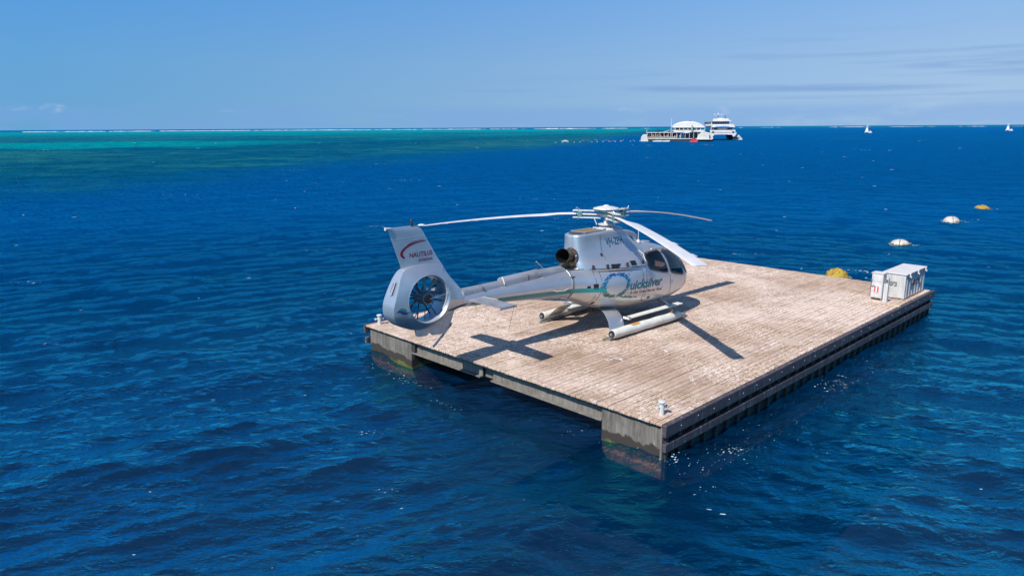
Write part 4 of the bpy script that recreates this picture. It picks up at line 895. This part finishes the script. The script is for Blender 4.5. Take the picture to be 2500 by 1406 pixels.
# ================================================================== BUOYS
def lump(r, h, seed, n=20, m_=12, rough=.06, und=-.25):
    rg = np.random.default_rng(seed); v = []; f = []
    for i_ in range(m_):
        t_ = i_/(m_-1); ph = t_*PI*.82
        for k in range(n):
            a = 2*PI*k/n; q = 1+rough*rg.normal(); v.append((r*math.sin(ph+.02)*math.cos(a)*q, r*math.sin(ph+.02)*math.sin(a)*q, h*math.cos(ph)*q if ph < PI/2 else r*.8*math.cos(ph)))
    f = [(i_*n+k, i_*n+(k+1) % n, (i_+1)*n+(k+1) % n, (i_+1)*n+k) for i_ in range(m_-1) for k in range(n)]+[tuple(range(n)), tuple((m_-1)*n+k for k in range(n))]
    return MB().add(v, f)
bdat = [((28.8, 46.9), .49, .38, 'buoy', 'round white mooring buoy ringed with green weed, farther of the two white ones'),
        ((20.7, 37.9), .46, .29, 'buoy', 'white mooring buoy low in the water behind the white storage chest'),
        ((35.5, 54.2), .50, .26, 'weed', 'small brown weed covered buoy farthest from the pontoon'),
        ((13.88, 30.05), .46, .36, 'weed', 'yellow weed covered buoy just behind the far edge of the deck')]
for q, ((x, y), r_, h_, mt_, lb) in enumerate(bdat):
    o = empty('mooring_buoy', (x, y, sea_z(x, y)-.06), random.uniform(0, 6), label=lb, cat='buoy', group='mooring buoys off the pontoon')
    lump(r_, h_, 60+q, rough=.02 if mt_ == 'buoy' else .09).build('buoy_float', mt_, o, True)
    if mt_ == 'buoy':
        for a0 in (0, PI/2): MB().tube([(r_*1.015*math.sin(t_)*math.cos(a0), r_*1.015*math.sin(t_)*math.sin(a0), h_*1.02*math.cos(t_)) for t_ in np.linspace(-1.5, 1.5, 17)], .018, 6).build('buoy_rope', 'seam', o)
    m = MB(); rg = random.Random(q)
    for k in range(46):
        a = rg.uniform(0, 2*PI); rr2 = r_*rg.uniform(.92, 1.1); zz = rg.uniform(-.03, .10); s2 = rg.uniform(.04, .10); m.add([(rr2*math.cos(a)+rg.uniform(-s2, s2), rr2*math.sin(a)+rg.uniform(-s2, s2), zz+rg.uniform(-.03, .06)) for _ in range(4)], [(0, 1, 2), (0, 2, 3), (0, 1, 3), (1, 2, 3)])
    m.build('weed_fringe', 'weed', o, kind='stuff')

# ================================================================== FAR PLATFORM, FERRY AND BOATS
def far(px, py, z=0.):
    r_ = F+RT*((px-1250)/FOC)-UP*((py-703)/FOC); t_ = (z-EYE)/r_.z; return Vector((r_.x*t_, r_.y*t_, z))
PA = far(1650, 345.5); dist = PA.length; sc = PA.y/FOC/math.cos(PITCH)*1.0          # metres per photo pixel there
face = -math.atan2(PA.x, PA.y)
def X_(px): return (px-1650)*sc
pf = empty('reef_platform', PA, face, label='crowded white visitor platform with a domed tent roof out on the reef', cat='platform')
k_ = sc
MB().box(X_(1572), X_(1733), 0, 16, .0, .9).build('platform_hull', 'far_dark', pf)
MB().box(X_(1575), X_(1733), -.3, 16, .9, 1.25).build('lower_deck', 'far_grey', pf)
MB().prism([(X_(1569), 0), (X_(1570), 1.9), (X_(1574), 2.9), (X_(1583), 3.0), (X_(1587), 0)], -1, 3, 'y').build('slide_frame', 'net_grey', pf)
MB().box(X_(1581), X_(1650), .2, 14, 3.55, 3.8).build('side_roof', 'far_grey', pf)
MB().box(X_(1583), X_(1650), 8, 8.2, .9, 3.5).build('back_wall', 'far_glass', pf)
MB().box(X_(1585), X_(1650), -.3, -.2, 1.25, 2.0).build('deck_railing', 'far_olive', pf)
mesh = MB().box(-.07, .07, -.07, .07, 1.25, 3.55).mesh('roof_post'); mesh.materials.append(M['far_white'])
for q in range(16):
    o = bpy.data.objects.new('roof_post', mesh); C.objects.link(o); o.parent = pf; o.location = (X_(1584)+q*X_(1654)*0+q*(X_(1733)-X_(1584))/15.5, .1, 0)
MB().box(X_(1644), X_(1666), .0, 13, 3.7, 4.3).build('canopy_block', 'far_white', pf)
MB().box(X_(1648), X_(1664), 1.0, 10, 1.25, 3.68).build('cabin', 'far_navy', pf)
m = MB(); m.prism([(X_(1664), 3.6), (X_(1664), 4.3), (X_(1712), 4.3), (X_(1718), 3.7), (X_(1712), 3.45), (X_(1704), 3.85), (X_(1692), 4.0), (X_(1681), 3.75), (X_(1676), 3.4)], 0, 13, 'y'); m.build('arched_canopy', 'far_white', pf)
MB().prism([(X_(1677), 3.42), (X_(1684), 3.75), (X_(1692), 3.9), (X_(1702), 3.75), (X_(1709), 3.42)], .3, 1, 'y').build('arch_window', 'far_dark', pf)
MB().box(X_(1668), X_(1722), 3, 3.2, 1.25, 3.5).build('glazed_wall', 'far_glass', pf)
# domed tent over the upper deck
v = []; f = []; nx = 26; ny = 12; x0, x1 = X_(1637.5), X_(1715); zt = 5.75
for i_ in range(nx):
    u = i_/(nx-1)
    for j_ in range(ny):
        w_ = j_/(ny-1); a = 1-(2*u-1)**2; z_ = zt+2.75*(max(0, a)**.62)*(1-.30*(2*w_-1)**2) if 0 < i_ < nx-1 else zt
        v.append((x0+(x1-x0)*u, 1.2+11*w_, z_))
f = [(i_*ny+j_, (i_+1)*ny+j_, (i_+1)*ny+j_+1, i_*ny+j_+1) for i_ in range(nx-1) for j_ in range(ny-1)]
tr_ = MB().add(v, f).build('tent_roof', 'tent', pf, True)
MB().prism([(x0+(x1-x0)*q/24, zt+2.68*(max(0, 1-(2*q/24-1)**2)**.62)*.70) for q in range(25)], 1.15, 1.22, 'y').build('tent_gable', 'tent', pf)
mesh = MB().box(-.08, .08, -.08, .08, 4.3, 5.75).mesh('tent_post'); mesh.materials.append(M['far_white'])
for q in range(9):
    o = bpy.data.objects.new('tent_post', mesh); C.objects.link(o); o.parent = pf; o.location = (x0+.1+q*(x1-x0-.2)/8, 1.4, 0)
MB().box(x0, x1, 1.2, 1.3, 4.35, 4.75).build('upper_railing', 'net_grey', pf); MB().box(x0+1, x1-1, 9, 9.2, 4.3, 5.0).build('serving_counter', 'far_dark', pf)
MB().prism([(X_(1617), 3.8), (X_(1624), 4.3), (X_(1632), 4.75), (X_(1640), 4.95), (X_(1640), 4.8), (X_(1634), 4.6), (X_(1628), 3.8)], 2, 4, 'y').build('slide_chute', 'far_olive', pf)
MB().tube([(X_(1638), .5, 1.2), (X_(1638.5), .5, 9.6)], [.16, .1], 8).build('flagpole', 'far_white', pf)
MB().tube([(X_(1582.5), 0, 3.8), (X_(1582.5), 0, 4.9)], .1, 6).build('short_pole', 'far_white', pf)
MB().tube([(X_(1680), 4, 8.3), (X_(1680), 4, 8.75)], .1, 6).build('wind_vane', 'far_dark', pf); MB().box(X_(1678.5), X_(1682), 3.9, 4.1, 8.65, 8.8).build('vane_tail', 'far_dark', pf)
MB().lathe([(.55, 4.3), (.4, 5.6), (.22, 6.5), (.12, 7.1)], (X_(1685.5), .2, 0), 10).build('wind_sock', 'far_olive', pf)
MB().box(X_(1696), X_(1731), -3.2, 0, .75, 1.0).build('landing_stage', 'ramp_grey', pf)
MB().prism([(X_(1703), 1.0), (X_(1704), 2.6), (X_(1713), 4.1), (X_(1731), 3.4), (X_(1734), 1.0)], -.9, -.6, 'y').build('boarding_ramp', 'ramp_grey', pf)
MB().prism([(X_(1696), .3), (X_(1700), 2.7), (X_(1711), 4.5), (X_(1714), 4.3), (X_(1704), 2.6), (X_(1703), .3)], -.5, -.2, 'y').build('ramp_frame', 'net_grey', pf)
# small hulls moored under the platform
def tender(px, py, L_, lab, hullm='far_white', cab='far_glass', name='tender_boat', group=None, h=.55):
    p = far(px, py); o = empty(name, p, face, label=lab, cat='boat', group=group)
    MB().prism([(-L_/2, .0), (-L_/2, h*.8), (L_*.32, h), (L_*.5, h*1.15), (L_*.40, 0)], -.8, .8, 'y').build('hull', hullm, o, bevel=.05)
    MB().box(-L_*.2, L_*.18, -.5, .5, h, h*1.9).build('cabin', cab, o, bevel=.05)
    MB().box(-L_*.26, L_*.24, -.65, .65, h*1.9, h*2.05).build('canopy', hullm, o)
    return o
tender(1605, 346.5, 3.9, 'low white tender with a pointed bow moored under the left end of the platform')
tender(1626, 346.5, 3.4, 'second low white tender moored left of the tall flagpole base')
rb_ = tender(1694, 347.5, 3.2, 'bright red boat with a dark canopy moored before the grey boarding ramp', 'far_red', 'far_red', h=.75)
ro = empty('red_float', far(1677.5, 343.0), face, label='round red float ball hanging left of the red boat', cat='float'); MB().lathe([(.001, .3), (.32, .45), (.45, .85), (.32, 1.25), (.001, 1.35)], (0, 0, 0), 14).build('ball', 'far_red', ro, True); MB().box(-.12, .12, -.1, .1, -.2, .35).build('bracket', 'far_white', ro)
lb = tender(1380, 346, 3.2, 'small flat white boat moored alone left of the platform', 'far_white', 'far_white', h=.32)
# passengers on the platform decks
m = [MB(), MB(), MB(), MB()]; rg = random.Random(3)
def figure(mb, x, y, z_):
    s2 = rg.uniform(.9, 1.05); mb.lathe([(.10, 0), (.13, .4), (.17, .85), (.16, 1.0), (.22, 1.35), (.10, 1.46), (.07, 1.5), (.11, 1.6), (.10, 1.72), (.01, 1.76)], (x, y, z_), 6)
    mb.v[-60:] = [(a, b_, z_+(c_-z_)*s2) for a, b_, c_ in mb.v[-60:]]
for q in range(64): figure(m[q % 4], X_(rg.uniform(1585, 1662)), rg.uniform(.2, 3), 1.25)
for q in range(44): figure(m[q % 4], X_(rg.uniform(1645, 1714)), rg.uniform(1.5, 6), 4.3)
ob = [(mb.v, mb.f) for mb in m]; crowd = MB(); mats = ['skin', 'shirt', 'far_navy', 'far_white']; cnt = []
for mb in m: crowd.add(mb.v, mb.f); cnt.append(len(mb.f))
me = crowd.mesh('visitors'); o = link('visitors', me, mats); k = 0
for i_, c_ in enumerate(cnt):
    for p in me.polygons[k:k+c_]: p.material_index = i_
    k += c_
o.location = PA; o.rotation_euler = (0, 0, face); tag(o, 'crowd of visitors in summer clothes on the platform decks', 'crowd', kind='stuff')
# people one can tell apart
def person(px, py, z_, mat, lab, y=0):
    o = empty('person', PA+Matrix.Rotation(face, 3, 'Z') @ Vector((X_(px), y, z_)), face, label=lab, cat='person')
    MB().lathe([(.11, 0), (.14, .4), (.18, .85), (.16, 1.0), (.24, 1.38), (.12, 1.48), (.07, 1.52), (.11, 1.62), (.10, 1.74), (.01, 1.78)], (0, 0, 0), 10).build('body', mat, o, True)
person(1725.5, 0, 1.0, 'far_dark', 'person in dark clothes standing on the grey boarding ramp', -1.4)
person(1606.5, 0, 3.8, 'far_navy', 'person in dark clothes standing on the low roof left of the tent', 3)
person(1610, 0, 3.8, 'far_dark', 'crouching person in dark clothes on the low roof, right of a standing one', 3)

# ---- the catamaran ferry
CA = far(1763, 342.3); sc2 = CA.y/FOC/math.cos(PITCH)
ct = empty('catamaran_ferry', CA, -math.atan2(CA.x, CA.y)+R(4), label='large white three deck catamaran ferry seen bow on beside the platform', cat='ferry')
def Q(px): return (px-1763)*sc2
def H_(py): return (342.3-py)*sc2
for s_ in (-1, 1):
    cx = Q(1763+s_*22.5); w_ = 2.2*sc2*2.2
    v = []; ys = [(-4, .15, 1.6), (0, .9, 1.0), (4, 1.25, .0), (14, 1.3, 0), (24, 1.3, 0)]
    for y, hw, zb in ys: v += [(cx-hw*.25, y, -.3+zb), (cx-hw*.9, y, 1.6), (cx-hw*1.3, y, 4.0), (cx+hw*1.3, y, 4.0), (cx+hw*.9, y, 1.6), (cx+hw*.25, y, -.3+zb)]
    f = [(i_*6+k, i_*6+(k+1) % 6, (i_+1)*6+(k+1) % 6, (i_+1)*6+k) for i_ in range(4) for k in range(6)]+[tuple(range(6)), tuple(24+k for k in range(6))]
    MB().add(v, f).build('hull', 'far_blue' if s_ > 0 else 'far_blue', ct, 30)
    MB().prism([(cx-s_*-1.35, H_(325)), (cx+s_*1.55, H_(325)), (cx+s_*1.0, H_(331)), (cx+s_*.2, H_(335)), (cx-s_*1.0, H_(328))], -4.2, -3.2, 'y').build('bow_shoulder', 'far_white', ct)
MB().prism([(Q(1733.5), H_(319.5)), (Q(1790.5), H_(319.5)), (Q(1790), H_(326)), (Q(1785), H_(331)), (Q(1779), H_(330)), (Q(1770), H_(329.5)), (Q(1752), H_(329.5)), (Q(1746), H_(330)), (Q(1741), H_(331)), (Q(1735), H_(326))], -3, 24, 'y').build('main_hull_deck', 'far_white', ct)
MB().box(Q(1735), Q(1790), -3.06, -3.01, H_(325.6), H_(325.0)).build('rubbing_strake', 'far_dark', ct)
MB().lathe([(.001, 0), (.52, .01), (.52, .05)], (Q(1747), -3.08, H_(324)), 14, 'y').build('anchor_pocket', 'far_grey', ct)
MB().box(Q(1740), Q(1786), -1, 24, H_(319.4), H_(313.2)).build('main_saloon', 'far_glass', ct)
for px in (1741, 1752, 1772, 1785.5): MB().box(Q(px)-.12, Q(px)+.12, -1.1, -1.02, H_(319.3), H_(313.2)).build('saloon_pillar', 'far_white', ct)
MB().box(Q(1752.5), Q(1771), -1.2, -1.05, H_(319), H_(314)).build('centre_door', 'far_grey', ct)
MB().box(Q(1738), Q(1789), -2, 24, H_(313.1), H_(309.6)).build('upper_deck_band', 'far_white', ct)
MB().prism([(Q(1741), H_(313.4)), (Q(1748), H_(311.2)), (Q(1765), H_(310)), (Q(1776), H_(311)), (Q(1776), H_(313.4)), (Q(1758), H_(312.5))], -2.6, -2.1, 'y').build('bow_awning', 'awning', ct)
MB().box(Q(1724), Q(1738), 2, 12, H_(309.5), H_(305.8)).build('side_wing', 'far_grey', ct)
MB().prism([(Q(1715), H_(313.5)), (Q(1719), H_(311)), (Q(1732), H_(311)), (Q(1735), H_(313.5))], 3, 8, 'y').build('side_awning', 'awning', ct)
MB().box(Q(1726), Q(1787), 0, 22, H_(309.5), H_(306.2)).build('second_deck_rail', 'net_grey', ct)
MB().box(Q(1738), Q(1777), 1, 18, H_(306.1), H_(300)).build('wheelhouse', 'far_glass', ct); MB().box(Q(1724), Q(1737.9), 2, 12, H_(306.1), H_(301)).build('side_saloon', 'far_glass', ct)
for px in (1745, 1750, 1756, 1762, 1767, 1772): MB().box(Q(px)-.05, Q(px)+.05, .9, .98, H_(306), H_(300)).build('window_mullion', 'far_white', ct)
MB().box(Q(1739.5), Q(1780), -.5, 18, H_(299.9), H_(297)).build('wheelhouse_roof', 'far_white', ct); MB().box(Q(1741), Q(1776), 2, 14, H_(296.9), H_(293.5)).build('top_rail', 'net_grey', ct); MB().box(Q(1751), Q(1764), 3, 10, H_(296.9), H_(292)).build('mast_house', 'far_white', ct)
for px, a, b_ in ((1752.5, 291.9, 286), (1768.5, 294, 286)): MB().tube([(Q(px), 5, H_(a)), (Q(px)+.1, 5, H_(b_))], .14, 8).build('mast', 'far_dark', ct)
MB().box(Q(1743), Q(1762), 4.9, 5.1, H_(285.6), H_(285.1)).build('aerial_yard', 'far_white', ct); MB().lathe([(.001, 0), (.4, .2), (.4, .5), (.001, .7)], (Q(1753), 5, H_(284.5)), 12).build('radar_dome', 'far_white', ct, True)
for px in (1744, 1761): MB().tube([(Q(px), 5, H_(285)), (Q(px), 5, H_(281))], .09, 6).build('whip_aerial', 'far_white', ct)
MB().box(Q(1736)-.15, Q(1736)+.15, -2.4, -2.2, H_(319), H_(301)).build('corner_column', 'far_white', ct)
sb = empty('semi_submersible', far(1799, 342), 0, label='small beige boat with a sloping roof behind the right side of the ferry', cat='boat')
MB().prism([(-2.0*1.2, .0), (-2.0*1.2, 1.5), (.0, 1.9), (.6, 2.3), (2.4, .3), (2.0, 0)], -1, 1, 'y').build('hull', 'net_grey', sb, bevel=.05); MB().box(-1.8, .8, -1.05, -1.01, .6, 1.1).build('window_strip', 'far_glass', sb)
# ---- floats marking the snorkelling area
mesh = MB().lathe([(.001, -.1), (.15, .02), (.18, .13), (.12, .24), (.001, .28)], (0, 0, 0), 8).mesh('marker_float'); mesh.materials.append(M['far_white'])
for q, px in enumerate((1357, 1373, 1387, 1402, 1416, 1445, 1458, 1472, 1487, 1502, 1516, 1539, 1549, 1562)):
    o = bpy.data.objects.new('marker_float', mesh); C.objects.link(o); o.location = far(px, 349.2-q*.30); tag(o, 'small white float in the row left of the platform, ' + ('farthest left of the row' if q == 0 else 'nearest the platform' if q == 13 else 'between its two ends'), 'float', 'floats marking the snorkelling area')
m = MB(); rg = random.Random(9)
for q in range(16): p = far(rg.uniform(1420, 1560), rg.uniform(342.5, 346)); m.lathe([(.001, -.1), (.16, .0), (.14, .18), (.001, .26)], tuple(p), 6)
tag(m.build('snorkellers', 'skin'), 'scattered heads of snorkellers swimming left of the platform', 'swimmers', kind='stuff')
# ---- two white bird-tower rafts far out on the right
for px, py, lab, s2 in ((2116, 324.5, 'white tapered tower on a low raft far out, left of the two', 1.0), (2460, 319.5, 'white tapered tower on a small raft far out at the right edge', .95)):
    p = far(px, py); u = p.y/FOC*s2; o = empty('beacon_raft', p, -math.atan2(p.x, p.y), label=lab, cat='beacon', group='white beacon rafts')
    MB().prism([(-5*u, 0), (-3.5*u, 3*u), (17*u*.55, 2.6*u), (19*u*.62, 0)], -2*u, 2*u, 'y').build('raft', 'far_white', o)
    MB().tube([(0, 0, 1.5*u), (0, 0, 11.5*u)], [4.4*u, 2.0*u], 12).build('tower', 'far_white', o, 40)
    MB().box(-2.6*u, 2.6*u, -u, u, 12*u, 12.7*u).build('tower_head', 'far_grey', o); MB().box(-.4*u, .4*u, -.4*u, .4*u, 12.7*u, 15*u).build('lamp_post', 'far_grey', o); MB().box(-1.6*u, 2.2*u, -.6*u, .6*u, 15*u, 16.4*u).build('top_panel', 'far_white', o)
    MB().box(6*u, 9*u, -u, u, 2.7*u, 4.6*u).build('deck_box', 'far_grey', o)
# ---- surf on the outer reef
m = MB()
def ridge(a0, a1, r0, hmax, seed, thr, n=900):
    xs = np.linspace(a0, a1, n); nz = vnoise(xs*60+seed, xs*0+.5, seed, 5, .65); nh = vnoise(xs*260, xs*0+.2, seed+3, 3); run = []
    for a, g_, h_ in zip(xs, nz, nh):
        if g_ > thr: run.append((a, max(.3, hmax*min(1, (g_-thr)*7)*(.45+.9*h_))))
        else:
            if len(run) > 1: emit(run, r0)
            run = []
    if len(run) > 1: emit(run, r0)
def emit(run, r0):
    v = []; 
    for i_, (a, h_) in enumerate(run):
        e_ = min(1, i_/2, (len(run)-1-i_)/2); h_ *= max(.1, e_)
        for dr, z_ in ((-14, .02), (-6, h_*.8), (0, h_), (10, .02)): v.append(((r0+dr)*math.sin(a), 1+(r0+dr)*math.cos(a), z_))
    f = [(i_*4+k, i_*4+k+1, (i_+1)*4+k+1, (i_+1)*4+k) for i_ in range(len(run)-1) for k in range(3)]; m.add(v, f)
ridge(R(-33.6), R(-12), 2700, 1.6, 4, .26); ridge(R(-12), R(9.0), 2750, 1.3, 6, .36); ridge(R(-30), R(8), 2950, 2, 8, .56); ridge(R(16), R(36), 3300, 1.3, 12, .50)
ridge(R(-10), R(12), 2550, 2.6, 14, .55)
tag(m.build('breaking_surf', 'surf_white', None, True), 'thin white line of surf breaking on the outer reef', 'surf', kind='stuff')

# ================================================================== FOAM on the water
m = MB(); rg = random.Random(21)
G3 = co.reshape(nr_, nt_, 3)
def fleck(x, y, s2, el=1.6):
    r_ = math.hypot(x, y-1); a_ = math.atan2(x, y-1); i_ = int(np.searchsorted(rad, r_)); j_ = int(np.searchsorted(ta, a_)); i_ = min(max(i_, 1), nr_-3); j_ = min(max(j_, 1), nt_-3)
    p = Vector(G3[i_, j_].tolist()); er = Vector(G3[i_+1, j_].tolist())-p; et = Vector(G3[i_, j_+1].tolist())-p; nn_ = er.cross(et).normalized()
    if nn_.z < 0: nn_ = -nn_
    p = p+Vector((x-r_*math.sin(a_), y-1-r_*math.cos(a_), 0))+Vector((rg.uniform(-.03, .03), rg.uniform(-.03, .03), 0)); p += nn_*(.010+.0004*r_)
    ex = Vector((1, 0, 0)); ex = (ex-nn_*ex.dot(nn_)).normalized(); ey = nn_.cross(ex); n = rg.randint(5, 7); a0 = rg.uniform(-.4, .4); v = [p+nn_*s2*.2]
    for k in range(n):
        a = 2*PI*k/n; q = s2*rg.uniform(.5, 1.15); dx, dy = q*el*math.cos(a), q*math.sin(a); v.append(p+ex*(dx*math.cos(a0)-dy*math.sin(a0))+ey*(dx*math.sin(a0)+dy*math.cos(a0)))
    m.add(v, [(0, 1+k, 1+(k+1) % n) for k in range(n)])
def cluster(cu, cv, su, sv, n, s0, s1, el=1.6):
    for _ in range(int(n*.6)):
        p = on_deck(cu+rg.gauss(0, su), cv+rg.gauss(0, sv), 0); fleck(p.x, p.y, rg.uniform(s0, s1)*.38*rg.random()**.7, el)
cluster(.6, -.75, 1.0, .28, 120, .010, .035); cluster(1.3, -.8, .25, .10, 60, .02, .06); cluster(2.2, -.9, .9, .35, 90, .008, .03); cluster(.2, -.15, .15, .1, 40, .02, .06)
cluster(3.5, -1.2, 1.3, .7, 80, .008, .022); cluster(6.7, -.65, .5, .18, 130, .02, .06); cluster(8.3, -.8, .6, .3, 60, .01, .04); cluster(10, -1.3, 2.0, .8, 60, .01, .03)
cluster(-.4, 8.1, .14, .45, 60, .02, .055); cluster(-.75, 7.0, .10, .5, 50, .015, .04); cluster(-.9, 8.5, .1, .5, 26, .015, .04); cluster(-1.1, 5.2, .07, .22, 26, .02, .05); cluster(-.2, 1.9, .25, .4, 22, .01, .035); cluster(-1.2, 3.5, .5, 2.5, 40, .006, .02)
cluster(4.0, -3.4, 2.5, .8, 60, .006, .018)
for _ in range(110):
    a = R(rg.uniform(-36, 36)); r_ = 10*(40**rg.random()); fleck(r_*math.sin(a), r_*math.cos(a), min(.4, .0006*r_+.004)*rg.uniform(.4, 1.5), rg.uniform(1.5, 4))
for _ in range(24):
    a = R(rg.uniform(-36, 36)); r_ = 10*(35**rg.random()); cx, cy = r_*math.sin(a), r_*math.cos(a)
    for q in range(14): fleck(cx+rg.gauss(0, .012*r_), cy+rg.gauss(0, .003*r_), (.0006*r_+.003)*rg.random(), 2.5)
for bx_, by_ in ((28.8, 46.6), (20.7, 37.6), (14.6, 30.2), (35.5, 53.9)):
    for _ in range(20): a = rg.uniform(0, 6.3); fleck(bx_+.75*math.cos(a), by_+.6*math.sin(a), rg.uniform(.02, .06))
tag(m.build('sea_foam', 'foam', None, True), 'flecks of white foam scattered on the blue water', 'foam', kind='stuff')
print('tris approx', sum(len(o.data.polygons) for o in bpy.data.objects if o.type == 'MESH'), 'objects', len(bpy.data.objects))
